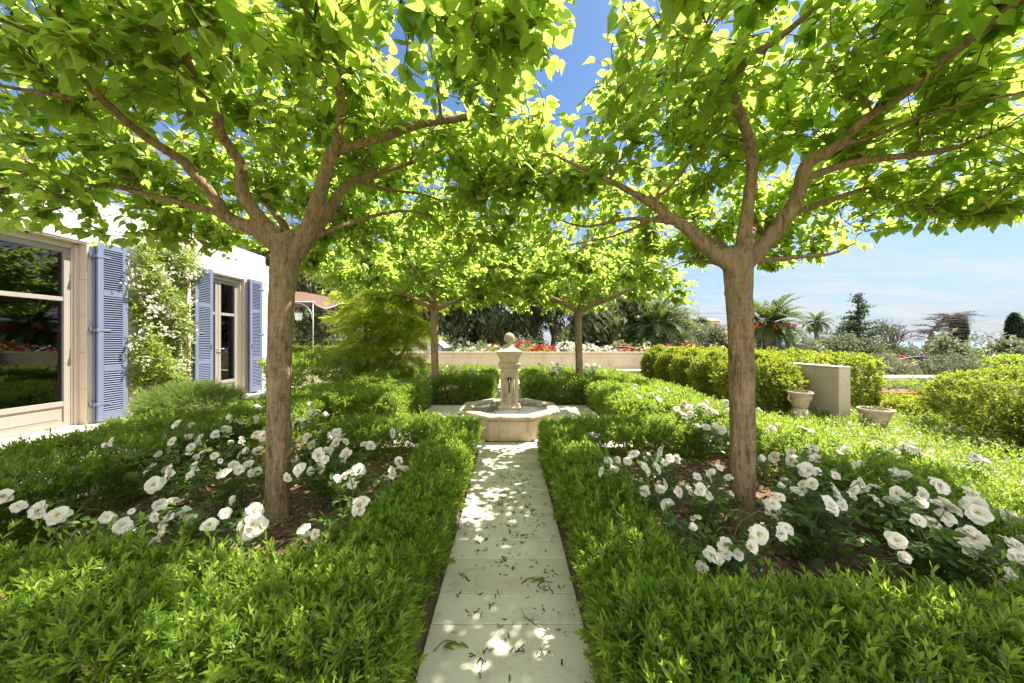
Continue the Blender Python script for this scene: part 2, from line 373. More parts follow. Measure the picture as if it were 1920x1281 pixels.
def flower_tpl(seed, openness=1.0):
    r = np.random.default_rng(seed); t = TPL()
    for ring, (n, L, tilt, cup) in enumerate(((6,.53,1.22,.42),(5,.42,.98,.5),(3,.30,.72,.6))):
        tilt *= openness
        for k in range(n):
            th = 2*math.pi*(k + .5*ring)/n + r.normal(0, .12); LL = L*r.uniform(.88, 1.1); tl = tilt + r.normal(0, .2)
            V = []; nu, nv = 5, 5
            ph = r.uniform(0, 6)
            for j in range(nv):
                v = j/(nv-1); w = LL*.60*math.sin(math.pi*min(1, .10 + .66*v**.85))**.8*(1 if v < .9 else .80)
                for i in range(nu):
                    u = i/(nu-1)*2 - 1
                    x = u*w; y = LL*(v - .16*u*u*v - .07*(abs(u) < .1)*(v > .9)); z = cup*LL*(u*u*.45 + .35*math.sin(v*2.2)) - .35*LL*v**3 * (1 if ring < 2 else .2) + .075*LL*math.sin(5*u + ph)*v*v
                    ct, st = math.cos(tl), math.sin(tl)
                    rr = y*st - z*ct; zz = y*ct + z*st
                    V.append((rr*math.cos(th) - x*math.sin(th), rr*math.sin(th) + x*math.cos(th), zz))
            t.add(V, [(j*nu+i, j*nu+i+1, (j+1)*nu+i+1, (j+1)*nu+i) for j in range(nv-1) for i in range(nu-1)], 0, .5 + r.normal(0, .15) - .1*(ring == 2))
    for k in range(26):
        a = r.uniform(0, 6.28); d = r.uniform(0, .11); h = r.uniform(.10, .2); c = np.array([d*math.cos(a), d*math.sin(a), h]); e = .021
        t.add([c+(-e,-e,0), c+(e,-e,0), c+(e,e,.01), c+(-e,e,.01), c+(0,0,.025)], [(0,1,4),(1,2,4),(2,3,4),(3,0,4)], 1, .5)
    for k in range(5):
        th = 2*math.pi*k/5; d = np.array([math.cos(th), math.sin(th), -.15]); t.put(LANC_F, frame(d[None], np.array([[0,0,1.]]))[0]*.30, np.array([0,0,-.02]), 2, .5)
    V = []; 
    for z, rr in ((-.16,.03),(-.05,.05),(.0,.03)):
        for i in range(6): V.append((rr*math.cos(i*1.047), rr*math.sin(i*1.047), z))
    t.add(V, [(j*6+i, j*6+(i+1)%6, (j+1)*6+(i+1)%6, (j+1)*6+i) for j in range(2) for i in range(6)], 2, .5)
    return t
FLOWERS = []
for i in range(7):
    mb = MB(); scatter(mb, flower_tpl(100+i, (1.0, .88, 1.08, .62, .96, .8, .34)[i]), np.eye(3)[None], np.zeros((1, 3)), 1.0, 0.0)
    o = mb.build('flower', [M['petal'], M['stamen'], M['rose_leaf']], smooth=True); FLOWERS.append(o.data); bpy.data.objects.remove(o)
def small_flower(n=9, seed=3):
    r = np.random.default_rng(seed); t = TPL()
    for k in range(n):
        d = nrm(r.normal(size=3) + [0, 0, .5]); t.put(leaf([(0,.12),(.6,.34),(1,.1)], .2, -.3, mid=False), frame(d[None], r.normal(size=(1,3)))[0]*.5, d*.1, 0, r.normal(0, .15))
    return t
SMALLF = small_flower(10); TINYF = small_flower(5, 5)

# ================================================================== SETTING: ground, sea, paving
def smooth01(x): x = np.clip(x, 0, 1); return x*x*(3-2*x)
def gz(X, Y):
    X = np.asarray(X, float); Y = np.asarray(Y, float)
    out = np.maximum(smooth01((Y - 12.4)/2.0) * (X > -5), smooth01((Y - 7.6)/2.0) * (X > 5.15))
    z = -1.3 * out
    d = np.maximum(0, np.hypot(X, Y) - 45); right = smooth01((X - 6 + .10*Y)/60 + .3)
    z = z - right * np.minimum(.055 * d, 60) * 1.0
    far = np.maximum(0, np.hypot(X, Y) - 60)
    z = z + (1 - right) * 0.02 * np.minimum(far, 200)
    return z - .012
xs = np.concatenate([-np.geomspace(900, 14, 40), np.linspace(-13, 20, 100), np.geomspace(20.6, 900, 45)])
ys = np.concatenate([-np.geomspace(300, 6, 18), np.linspace(-5.5, 22, 90), np.geomspace(22.6, 1200, 50)])
GX, GY = np.meshgrid(xs, ys); GZ = gz(GX, GY)
nx, ny = len(xs), len(ys)
i0 = (np.arange(ny-1)[:, None]*nx + np.arange(nx-1)[None]).ravel()
mb = MB(); mb.add(np.stack([GX.ravel(), GY.ravel(), GZ.ravel()], 1), np.stack([i0, i0+1, i0+1+nx, i0+nx], 1))
tag(mb.build('ground', M['ground'], smooth=True), 'dry garden ground falling away towards the sea', 'ground', kind='structure')
mb = MB(); mb.lathe([(30000, -42.0)], 64, c=(0, 0)); mb.G = mb.G[:0]
mb.add(mb.V[0], np.array([list(range(64))]))
tag(mb.build('sea', M['sea']), 'pale blue sea on the horizon beyond the trees', 'sea', kind='structure')
# path of slabs (alternating depths), plaza round the fountain, terrace by the house
mb = MB(); mbj = MB()
y = 4.21; k = 0; PX0, PX1 = -.345, .325
while y > -1.0:
    d = .27 if k % 2 == 0 else .182
    mb.box(PX0, PX1, y - d + .004, y, -.02, .012 + rg.normal(0, .0006), 0, rg.random()); y -= d; k += 1
mbj.box(PX0 + .01, PX1 - .01, -1, 4.2, -.03, .004)
o = mb.build('path', M['paving'], bevel=.0035); tag(o, 'pale stone slab path running straight to the fountain', 'path', kind='structure')
tag(mbj.build('path_bed', M['joint']), 'sandy joints between the slabs of the path', 'path bed', kind='structure')
mb = MB()
for i, yy in enumerate(np.arange(4.02, 6.68, .38)):
    off = .0 if i % 2 else .3
    for xx in np.arange(-1.55 - off, 1.5, .6):
        x0, x1 = max(xx, -1.52), min(xx + .596, 1.5)
        if x1 - x0 > .05:
            if yy < 4.2 and x0 < .32 and x1 > -.34:
                for a, bb in ((x0, -.34), (.317, x1)):
                    if bb - a > .05: mb.box(a, bb, yy, yy + .376, -.02, .010 + rg.normal(0, .0006))
                continue
            mb.box(x0, x1, yy, min(yy + .376, 6.68), -.02, .010 + rg.normal(0, .0006))
for yy in np.arange(6.7, 11.2, .4): mb.box(-.33, .32, yy, yy + .396, -.02, .010)
tag(mb.build('plaza', M['paving'], bevel=.003), 'pale stone paving around the octagonal fountain', 'paving', kind='structure')
mb = MB()
for i, yy in enumerate(np.arange(-1, 9.4, .5)):
    for j, xx in enumerate(np.arange(-6.18 - (i % 2)*.3, -3.5, .7)):
        x0 = max(xx, -6.19)
        mb.box(x0, xx + .696, yy, yy + .496, -.03, .012 + rg.normal(0, .0008))
tag(mb.build('terrace', M['paving'], bevel=.003), 'sunlit stone terrace along the white house', 'terrace', kind='structure')
mb = MB()
for i, (x0, x1, y0, y1) in enumerate(((-4.6, -1.6, 8.6, 11.2), (3.05, 5.0, 6.0, 11.2), (4.75, 5.35, 4.1, 4.55))):
    mb.box(x0, x1, y0, y1, -.03, .001 + .004*i)
tag(mb.build('gravel', stone('pale_gravel', (.20,.17,.11), (.27,.235,.17), (.34,.30,.24), 40, 1.0, (.2,.17,.12), .4)), 'pale gravel ground between the beds and walls', 'gravel', kind='structure')
mb = MB()
def bedsheet(x0, x1, y0, y1):
    n = 40; X, Y = np.meshgrid(np.linspace(x0, x1, n), np.linspace(y0, y1, n))
    e = np.minimum(np.minimum(X-x0, x1-X), np.minimum(Y-y0, y1-Y)); Z = .012 + .045*np.clip(e/.4, 0, 1) + rg.normal(0, .006, X.shape)
    i0 = (np.arange(n-1)[:, None]*n + np.arange(n-1)[None]).ravel()
    mb.add(np.stack([X.ravel(), Y.ravel(), Z.ravel()], 1), np.stack([i0, i0+1, i0+1+n, i0+n], 1))
for q in ((-3.4,-.36,.7,4.0), (.34,3.05,.7,4.0), (-3.1,-.36,6.7,10.1), (.34,3.05,6.7,10.1), (-3.5,-1.54,4.01,6.69), (1.52,3.05,4.01,6.69)): bedsheet(*q)
tag(mb.build('bed_soil', M['soil'], smooth=True), 'brown soil of the rose beds', 'soil', kind='structure')
# bark mulch chips on the near beds
CH = TPL(); CH.add([(-.5,-.2,0),(.5,-.25,.05),(.45,.2,.02),(-.4,.25,.08)], [(0,1,2,3)])
mb = MB(); n = 7000
T = np.stack([np.where(rg.random(n) < .5, rg.uniform(-2.7,-.7,n), rg.uniform(.7,2.4,n)), rg.uniform(1.2,3.5,n), rg.uniform(.052,.075,n)], 1)
scatter(mb, CH, frame(rdir(n)*[1,1,.25], rdir(n)*.5+[0,0,1]), T, rg.uniform(.015,.05,n), rg.random(n))
tag(mb.build('bark_mulch', M['mulch']), 'brown bark mulch chips scattered over the rose beds', 'mulch', kind='stuff')
# dry catkins on the path
mb = MB()
CAT = TPL()
for k in range(4):
    a = k*1.4; CAT.add([(-.5+.3*k,-.1,0),(-.1+.3*k,-.14+.2*math.sin(a),.12),(.0+.3*k,.14,.06),(-.4+.3*k,.12+.2*math.sin(a),.02)], [(0,1,2,3)], 0, rg.uniform(-.2,.2))
cl = np.concatenate([np.stack([rg.uniform(-.28,.28,70), rg.uniform(1.2,3.9,70)],1), np.stack([rg.normal(.08,.14,110), rg.normal(2.95,.36,110)],1), np.stack([rg.uniform(-.3,.29,60), rg.uniform(1.25,2.6,60)],1), np.stack([rg.normal(-.05,.2,40), rg.normal(2.2,.3,40)],1)])
cl = cl[(cl[:,0] > -.31) & (cl[:,0] < .30) & (cl[:,1] < 4.0)]
for c in cl:
    k = rg.integers(1, 4); T = np.concatenate([c + rg.normal(0, .014, (k, 2)), np.full((k, 1), .017)], 1)
    scatter(mb, CAT, frame(rdir(k)*[1,1,.1], rdir(k)*.3+[0,0,1]), T, rg.uniform(.010,.022,k), rg.random(k))
tag(mb.build('catkin_litter', M['litter']), 'dry brown catkins dropped on the stone path', 'litter', kind='stuff')
# fallen twigs on the path
def fallen_twig(x, y, ang, L, lab, nl):
    r_ = root('fallen_twig', (x, y, .014), lab, 'twig', 'fallen twigs on the path')
    mb = MB(); d = np.array([math.cos(ang), math.sin(ang), 0]); s = np.array([-d[1], d[0], 0]); base = np.array([x, y, .017])
    mb.tube([base, base + d*L*.5 + s*.02 + [0,0,.012], base + d*L], [.0022,.0018,.0008], 5)
    mb.tube([base + d*L*.4, base + d*L*.6 + s*L*.25 + [0,0,.01]], [.0015,.0007], 5); mb.build('stem', M['brown_twig'], r_)
    if nl:
        mb = MB(); T = base + d*L*rg.uniform(.3,1,nl)[:,None] + [0,0,.008]; scatter(mb, LANC, frame(d + rdir(nl)*[.9,.9,.1], rdir(nl)*.4+[0,0,1]), T, .055, rg.uniform(.1,.5,nl)); mb.build('leaves', M['hedge'], r_, True)
fallen_twig(.13, 1.47, 2.2, .13, 'bare forked brown twig lying on the path slabs', 0)
fallen_twig(-.30, 1.36, .35, .10, 'small green leafy twig fallen by the left hedge near the camera', 5)
fallen_twig(.22, 1.75, 2.9, .10, 'tiny leafy shoot fallen on the slabs by the right hedge', 6)

# ================================================================== HEDGES
def hedge(x0, x1, y0, y1, h, dens, tpls, label, mat='hedge', sc=1.0, group='clipped green hedges round the rose beds', z0=0.0, lo=.2, hi=.75, name='hedge', cat='hedge', wob=.025, few=0, twigs=True, cover=None):
    o = root(name, ((x0+x1)/2, (y0+y1)/2, z0), label, cat, group)
    dx, dy = x1-x0, y1-y0
    faces = [(dx*dy*1.25, 't'), (dx*h, 'f'), (dx*h*.7, 'b'), (dy*h, 'l'), (dy*h, 'r')]
    A = sum(a for a, _ in faces); mb = MB(); Ps, Ns = [], []
    for a, w in faces:
        n = int(a*dens); u, v = rg.random(n), rg.random(n)
        dep = rg.exponential(.035, n); dep = np.minimum(dep, .16)
        if w == 't': p = np.stack([x0+u*dx, y0+v*dy, h-dep], 1); q = np.tile([0,0,1.], (n,1))
        elif w in 'fb':
            yy = y0 + dep if w == 'f' else y1 - dep; v = v**.75
            p = np.stack([x0+u*dx, yy, .03+v*(h-.03)], 1); q = np.tile([0,-1. if w == 'f' else 1.,0], (n,1))
        else:
            xx = x0 + dep if w == 'l' else x1 - dep; v = v**.75
            p = np.stack([xx, y0+u*dy, .03+v*(h-.03)], 1); q = np.tile([-1. if w == 'l' else 1.,0,0], (n,1))
        Ps.append(p); Ns.append(q)
    p = np.concatenate(Ps); q = np.concatenate(Ns)
    # rounded shoulders and an uneven surface
    ex = np.minimum(p[:,0]-x0, x1-p[:,0]); ey = np.minimum(p[:,1]-y0, y1-p[:,1]); e = np.minimum(ex, ey); R = .10
    t = (p[:,2] > h-R) & (e < R); s = np.where(t, 1-np.clip(e/R, 0, 1), 0)
    p[:,2] -= s**2*.055
    wv = wob*(np.sin(p[:,0]*7.3+p[:,1]*3.1+x0*5) + np.sin(p[:,0]*2.7-p[:,1]*5.9+1) + .8*np.sin(p[:,1]*11+p[:,2]*9) + .6*np.sin(p[:,0]*17+p[:,2]*6))*.6
    p += q*wv[:,None]; p[:,2] = np.maximum(p[:,2], .02)
    d = nrm(q*.55 + np.array([0,0,.55]) + rdir(len(p))*.65)
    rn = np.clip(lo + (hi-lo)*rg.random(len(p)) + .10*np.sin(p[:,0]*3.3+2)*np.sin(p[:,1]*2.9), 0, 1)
    idx = rg.integers(0, len(tpls), len(p)); p[:,2] += z0
    for i, tp in enumerate(tpls):
        m_ = idx == i; k = m_.sum()
        scatter(mb, tp, frame(d[m_], rdir(k)), p[m_] - d[m_]*.03, sc*rg.uniform(.75,1.2,k), rn[m_])
    if few:
        n = few; pp = np.stack([rg.uniform(x0+.05,x1-.05,n), rg.uniform(y0+.04,y1-.04,n), np.full(n, z0+h-.02)], 1)
        dd = nrm(rdir(n)*.35+[0,0,1])
        for i, tp in enumerate(SPR_FEW):
            s_ = slice(i, n, len(SPR_FEW)); k = len(pp[s_]); scatter(mb, tp, frame(dd[s_], rdir(k)), pp[s_], sc*rg.uniform(.5,.95,k), rg.uniform(.6,.95,k))
    kd = int(A*dens*.035); ii = rg.integers(0, len(p), kd); k0 = len(mb.G); scatter(mb, LANC_F, frame(rdir(kd), rdir(kd)), p[ii] + q[ii]*.012 + rdir(kd)*.015, .042*sc*rg.uniform(.6,1.1,kd), rg.random(kd)); mb.G[k0:] = [(g, 2) for g, _ in mb.G[k0:]]
    mb.build('foliage', [M[mat], M['twig'], M['dry_leaf']], o, True)
    if twigs:
        mb = MB(); n = int(min(160, 26*dx*dy/.4+10)); mb.box(x0+.06, x1-.06, y0+.06, y1-.06, z0-.06, z0-.02)
        for i in range(n):
            b0 = np.array([rg.uniform(x0+.08,x1-.08), rg.uniform(y0+.08,y1-.08), z0-.03])
            mb.tube([b0, b0+[rg.normal(0,.05), rg.normal(0,.05), h*.45], b0+[rg.normal(0,.09), rg.normal(0,.09), h*.88]], [.006,.004,.0015], 5, sub=1)
        mb.build('stems', M['brown_twig'], o)
    return o
hedge(-3.4,-.375,.90,1.36,.435, 2000, SPR_N, 'leafy front hedge across the lower left, left of the path', few=90, wob=.035)
hedge(-.74,-.375,1.36,4.0,.36, 2000, SPR_N, 'low hedge along the left edge of the path, ending at the fountain', few=40)
hedge(-2.0,-.74,3.42,4.0,.37, 1200, SPR_N, 'hedge behind the left front roses, between them and the fountain paving', few=25)
hedge(-3.95,-2.72,1.36,4.1,.44, 1000, SPR_N, 'shaded hedge on the far left between the roses and the terrace', few=25, lo=.05, hi=.6)  # leaf tones set darker: the shade is put into the colour
hedge(-3.5,-2.6,4.1,6.6,.43, 700, SPR_F, 'sunny hedge in front of the rosemary bush and second french door', few=20, lo=.3, hi=.85)  # leaf tones set lighter: sunshine is put into the colour
hedge(-2.3,-1.5,4.5,6.4,.50, 700, SPR_F, 'square-ended hedge at the left side of the fountain paving', few=12)
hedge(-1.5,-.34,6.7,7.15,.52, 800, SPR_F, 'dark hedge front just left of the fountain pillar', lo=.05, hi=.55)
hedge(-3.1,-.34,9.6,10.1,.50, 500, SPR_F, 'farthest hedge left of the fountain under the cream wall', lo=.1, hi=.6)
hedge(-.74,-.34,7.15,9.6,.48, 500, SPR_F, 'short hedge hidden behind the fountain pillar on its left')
hedge(-3.1,-2.6,6.6,9.6,.52, 500, SPR_F, 'hedge beyond the fountain beside the feathery tree')
hedge(.36,3.1,0.82,1.23,.405, 2000, SPR_N, 'leafy front hedge across the lower right, right of the path', few=80, wob=.03)
hedge(.36,.74,1.23,4.0,.36, 2000, SPR_N, 'low hedge along the right edge of the path, ending at the fountain', few=40)
hedge(.74,1.97,3.42,4.0,.37, 1200, SPR_N, 'hedge behind the right front roses with bare stems showing below', few=15)
hedge(2.28,3.0,1.23,5.0,.39, 1000, SPR_N, 'sunlit yellow-green hedge along the outer right side of the roses', few=60, lo=.4, hi=1.0)  # leaf tones raised so the colour itself carries the sunlight
hedge(2.3,3.0,5.0,10.1,.43, 550, SPR_F, 'far stretch of sunlit hedge running towards the round bushes', few=30, lo=.4, hi=1.0)  # same raised leaf tones, sunlight carried by the colour
hedge(1.5,2.3,4.4,6.5,.45, 800, SPR_F, 'square-cornered hedge at the right side of the fountain paving', few=20, lo=.25, hi=.85)
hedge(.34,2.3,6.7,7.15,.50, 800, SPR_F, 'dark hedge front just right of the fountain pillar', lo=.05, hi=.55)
hedge(.34,2.3,9.6,10.1,.48, 500, SPR_F, 'farthest hedge right of the fountain under the cream wall', lo=.35, hi=.9)
hedge(.34,.74,7.15,9.6,.46, 500, SPR_F, 'short hedge behind the fountain pillar on its right')
G2 = 'golden shrubs and hedges by the end of the cream wall'
hedge(5.30,6.45,5.9,12.3,.93, 330, SPR_O, 'tall golden hedge behind the end of the cream garden wall', mat='privet', sc=1.5, lo=.3, hi=1.0, group=G2, wob=.06, twigs=False)
hedge(6.3,7.5,5.3,6.3,.24, 500, SPR_O, 'very low yellow hedge below the terracotta planter', mat='privet', sc=1.2, lo=.4, hi=1.0, group=G2, twigs=False)
hedge(-5.4,-3.75,7.5,8.6,.88, 420, SPR_F, 'bright rounded hedge mass between the house corner and feathery tree', sc=1.2, lo=.35, hi=1.0, group='hedges beyond the house corner', wob=.10, twigs=False)
hedge(-9.2,-5.6,13.6,14.5,.98, 260, SPR_O, 'yellow-topped hedge under the awning beyond the house', mat='privet', sc=1.6, lo=.3, hi=.9, group='hedges beyond the house corner', twigs=False)

# ================================================================== CLIPPED BUSHES
def blob(mb, centers, tpls, n, sc, lo=.2, hi=.8, inner=.25, squash=.4, up=.35):
    # leaf sprays over and inside a set of ellipsoids (cx,cy,cz,rx,ry,rz)
    C = np.array(centers, float); w = C[:,3]*C[:,4] + C[:,3]*C[:,5]; w /= w.sum()
    i = rg.choice(len(C), n, p=w); d = rdir(n); d[:,2] = np.where(d[:,2] < -squash, -d[:,2], d[:,2])
    lump = 1 + .07*np.sin(d[:,0]*9+i)*np.sin(d[:,1]*8+2*i) + .05*np.sin(d[:,2]*13+i)
    r = (1 - inner*rg.random(n)**1.6)*lump
    p = C[i,:3] + d*C[i,3:]*r[:,None]
    dd = nrm(d*.6 + np.array([0,0,up]) + rdir(n)*.6)
    rn = np.clip(lo + (hi-lo)*rg.random(n) + .12*np.sin(p[:,0]*4+i)*np.sin(p[:,2]*5), 0, 1)
    j = rg.integers(0, len(tpls), n)
    for a, tp in enumerate(tpls):
        m_ = j == a; k = m_.sum(); scatter(mb, tp, frame(dd[m_], rdir(k)), p[m_], sc*rg.uniform(.7,1.25,k), rn[m_])
def bush(name, c, r, n, tpls, mat, sc, label, cat='bush', group=None, lo=.2, hi=.8, blobs=None, stems=6, z0=0.0, twig='brown_twig', sh=.0, inner=.25):
    o = root(name, (c[0], c[1], z0), label, cat, group); mb = MB()
    bl = blobs or [(c[0], c[1], z0 + sh + (r[2]-sh)*.5, r[0], r[1], (r[2]-sh)*.5)]
    blob(mb, bl, tpls, n, sc, lo, hi, inner, squash=.9); mb.build('foliage', [M[mat], M['twig']], o, True)
    if stems:
        mb = MB()
        for k in range(stems):
            a = 2*math.pi*k/stems + rg.normal(0,.3); b0 = np.array([c[0]+.06*math.cos(a), c[1]+.06*math.sin(a), z0]); e = np.array([c[0]+r[0]*.55*math.cos(a), c[1]+r[1]*.55*math.sin(a), z0+r[2]*.7])
            mb.tube([b0, b0*.5+e*.5+[0,0,.04*rg.normal()], e], [.02*max(.4,r[0]),.012*max(.4,r[0]),.004], 6)
        mb.build('stems', M[twig], o)
    return o
GB = 'clipped round bushes along the cream side wall'
for (yy, rr, hh, lab) in ((9.9,.48,1.08,'farthest clipped golden bush, where the side wall meets the back wall'),(8.95,.48,1.04,'clipped golden bush second from the back wall in the row'),(8.05,.50,1.02,'clipped golden bush in the middle of the row, third from the back wall'),(7.15,.52,1.0,'clipped golden bush fourth from the back wall, behind the right trunk'),(6.1,.67,1.0,'largest clipped golden bush, nearest the end of the side wall')):
    bush('round_bush', (4.34 + .1*(yy < 6.5), yy), (rr*.93, rr*.9, hh), int(9000*rr*hh), SPR_O, 'privet', .95, lab, 'bush', GB, .25, 1.0)
bush('multi_stem_bush', (6.4,4.2), (.86,.84,.88), 5200, SPR_O, 'privet', .85, 'broad clipped bush with bare branching stems above the daisies', 'bush', 'clipped bushes at the right edge', .2, .85, stems=9, sh=.12)
bush('round_bush', (6.05,3.55), (.5,.5,.60), 2600, SPR_O, 'privet', .9, 'small clipped bush cut off by the right edge of the photo', 'bush', 'clipped bushes at the right edge', .2, .85)
bush('rosemary_bush', (-5.05,5.45), (.60,.55,.45), 3600, SPR_NEED, 'rosemary', 1.0, 'spreading rosemary bush at the foot of the climbing rose', 'bush', None, .2, .9)
# daisies
mb = MB(); n = 4200
T = np.stack([rg.uniform(3.05,7.2,n), rg.uniform(2.2,6.2,n), rg.uniform(.0,.06,n)], 1); d = nrm(rdir(n)*.6+[0,0,.8])
for i in range(3): s_ = slice(i, n, 3); scatter(mb, SPR_FEW[i], frame(d[s_], rdir(n)[s_]), T[s_], .8, rg.random(len(T[s_]))*.7)
mb.G = [(g, 0) for g, _ in mb.G]
DA = TPL()
for k in range(8):
    a = k*.785; DA.add([(0,0,0),(.9*math.cos(a-.3),.9*math.sin(a-.3),.05),(math.cos(a),math.sin(a),.08),(.9*math.cos(a+.3),.9*math.sin(a+.3),.05)], [(0,1,2,3)], 1, .5)
DA.add([(.25*math.cos(a),.25*math.sin(a),.09) for a in np.arange(6)*1.047], [(0,1,2,3,4,5)], 2, .5)
n = 620; T = np.stack([rg.uniform(3.1,6.4,n), rg.uniform(2.5,5.6,n), rg.uniform(.08,.2,n)], 1)
scatter(mb, DA, frame(rdir(n), rdir(n)*.45+[0,0,1]), T, rg.uniform(.009,.017,n), .5)
tag(mb.build('daisies', [M['hedge'], M['petal'], M['stamen']]), 'drift of tiny white daisies around the bushes on the right', 'daisies', kind='stuff')

# ================================================================== ROSES
def zoomlist(ox, oy, s, L): return [(ox + a*s, oy + b_*s, c*s) for a, b_, c in L]
LF = zoomlist(200,720,.2655,[(505,285,110),(40,410,70),(470,410,80),(460,455,80),(575,395,110),(670,395,110),(770,360,70),(385,505,100),(510,515,80),(580,480,70),(685,495,80),(320,610,90),(465,615,100),(640,595,100),(345,715,140),(1065,170,110),(1050,250,110),(880,240,120),(930,275,120),(840,325,60),(1060,360,80),(1110,370,80),(950,410,90),(1000,480,80),(1070,470,90),(880,425,50),(895,575,60),(835,635,80),(940,610,70),(1005,580,80),(910,825,60),(835,915,60),(1035,900,110),(1030,1000,150),(725,1000,80),(370,850,120),(440,850,110),(340,930,90),(530,930,120),(440,970,130),(410,1050,120),(340,1130,120),(150,1010,160),(20,955,90),(1405,1050,80),(1450,150,60),(1435,215,60),(1445,265,90),(1530,225,60),(1340,270,70),(1415,375,60),(1460,430,70),(1500,500,90),(1560,490,90),(1520,590,90),(1445,615,70),(1345,550,100),(1360,610,70),(1370,655,60)])
LF += zoomlist(560,720,.2186,[(290,440,80),(370,460,70),(330,515,90),(615,535,80),(795,425,80),(410,610,90),(370,680,70),(510,745,110),(430,780,110),(475,855,110),(850,675,90),(890,745,100),(290,810,70),(540,1050,140),(500,1020,90),(50,1250,90),(120,530,80)])
LF += [(8,933,30),(75,958,60),(108,968,55),(205,972,32),(232,986,40)]
RF = zoomlist(1100,700,.2966,[(135,560,50),(100,625,55),(170,630,80),(300,515,55),(395,530,50),(365,610,85),(455,510,45),(490,565,45),(575,540,55),(485,700,60),(370,745,45),(450,755,85),(575,750,65),(515,835,85),(715,735,75),(745,765,75),(690,920,50),(665,985,75),(760,650,75),(800,645,70),(895,665,50),(890,770,70),(865,1085,90),(1020,1095,110),(950,1145,60),(785,1155,70),(825,1175,70),(1120,850,90),(1185,890,100),(1175,825,80),(1255,985,100),(1330,760,80),(1365,715,65),(1255,690,70),(1090,540,60),(1195,535,85),(1300,510,70),(1300,555,80),(1385,610,90),(1375,565,60),(1210,340,80),(1160,360,60),(1365,360,60),(1400,470,50),(1075,235,50),(770,235,60),(805,250,60),(620,195,50),(645,220,50),(655,265,45),(630,305,40),(690,335,45),(755,345,60),(810,345,60),(880,185,65),(905,240,50),(910,385,60)])
RF += zoomlist(1480,820,.2654,[(785,70,120),(875,90,70),(1310,140,60),(155,90,80),(390,95,110),(500,190,60),(185,160,80),(125,235,100),(745,270,110),(810,280,110),(320,275,40),(500,320,80),(450,365,70),(600,355,80),(530,375,80),(310,390,110),(270,480,140),(360,480,100),(600,450,110),(715,450,70),(790,430,110),(925,410,130),(890,470,120),(1050,350,150),(1230,310,80),(1280,410,190),(1310,480,150),(1320,540,160),(1110,500,150),(1090,570,140),(985,615,130),(1255,660,110),(1300,720,150),(1550,570,150),(1620,620,130),(1640,710,100),(1590,770,120),(1600,840,100),(750,730,120),(780,850,130),(100,340,60),(60,400,80)])
def to_world(L, xlo, xhi, ylo, yhi):
    out = []
    for x, y, s in L:
        Y = .83*F/(y-VY)*(1 + .05*rg.normal()); Y = min(max(Y, ylo), yhi)
        X = (x-VX)*Y/F
        if abs(X) > max(abs(xlo), abs(xhi)): Y = max(1.4, Y*max(abs(xlo), abs(xhi))/abs(X)); X = (x-VX)*Y/F
        if min(abs(X-xlo), abs(X-xhi)) and abs(X) < min(abs(xlo), abs(xhi)): Y = min(Y*min(abs(xlo), abs(xhi))/max(abs(X),.05), 4.0)
        p = P(x, y, Y); p[2] = max(p[2], .12); off = 1/math.cos(math.atan(math.hypot(x-VX, y-VY)/F))
        out.append((p, float(np.clip(1.25*s*Y/F/math.sqrt(off), .060, .094)), off))
        if rg.random() < .55:
            d2 = float(rg.uniform(.5, .95)*out[-1][1]); q = p + np.array([rg.choice([-1,1])*rg.uniform(.045,.075), rg.normal(0,.03), rg.uniform(-.05,.04)]); out.append((q, max(.05, d2), off))
    return out
def kmeans(X, k, w=None):
    c = X[np.linspace(0, len(X)-1, k).astype(int)].copy()
    for it in range(25):
        a = np.argmin(((X[:,None]-c[None])**2).sum(-1), 1)
        for i in range(k):
            if (a == i).any(): c[i] = X[a == i].mean(0)
    return c, a
rose_no = {'n': 0}
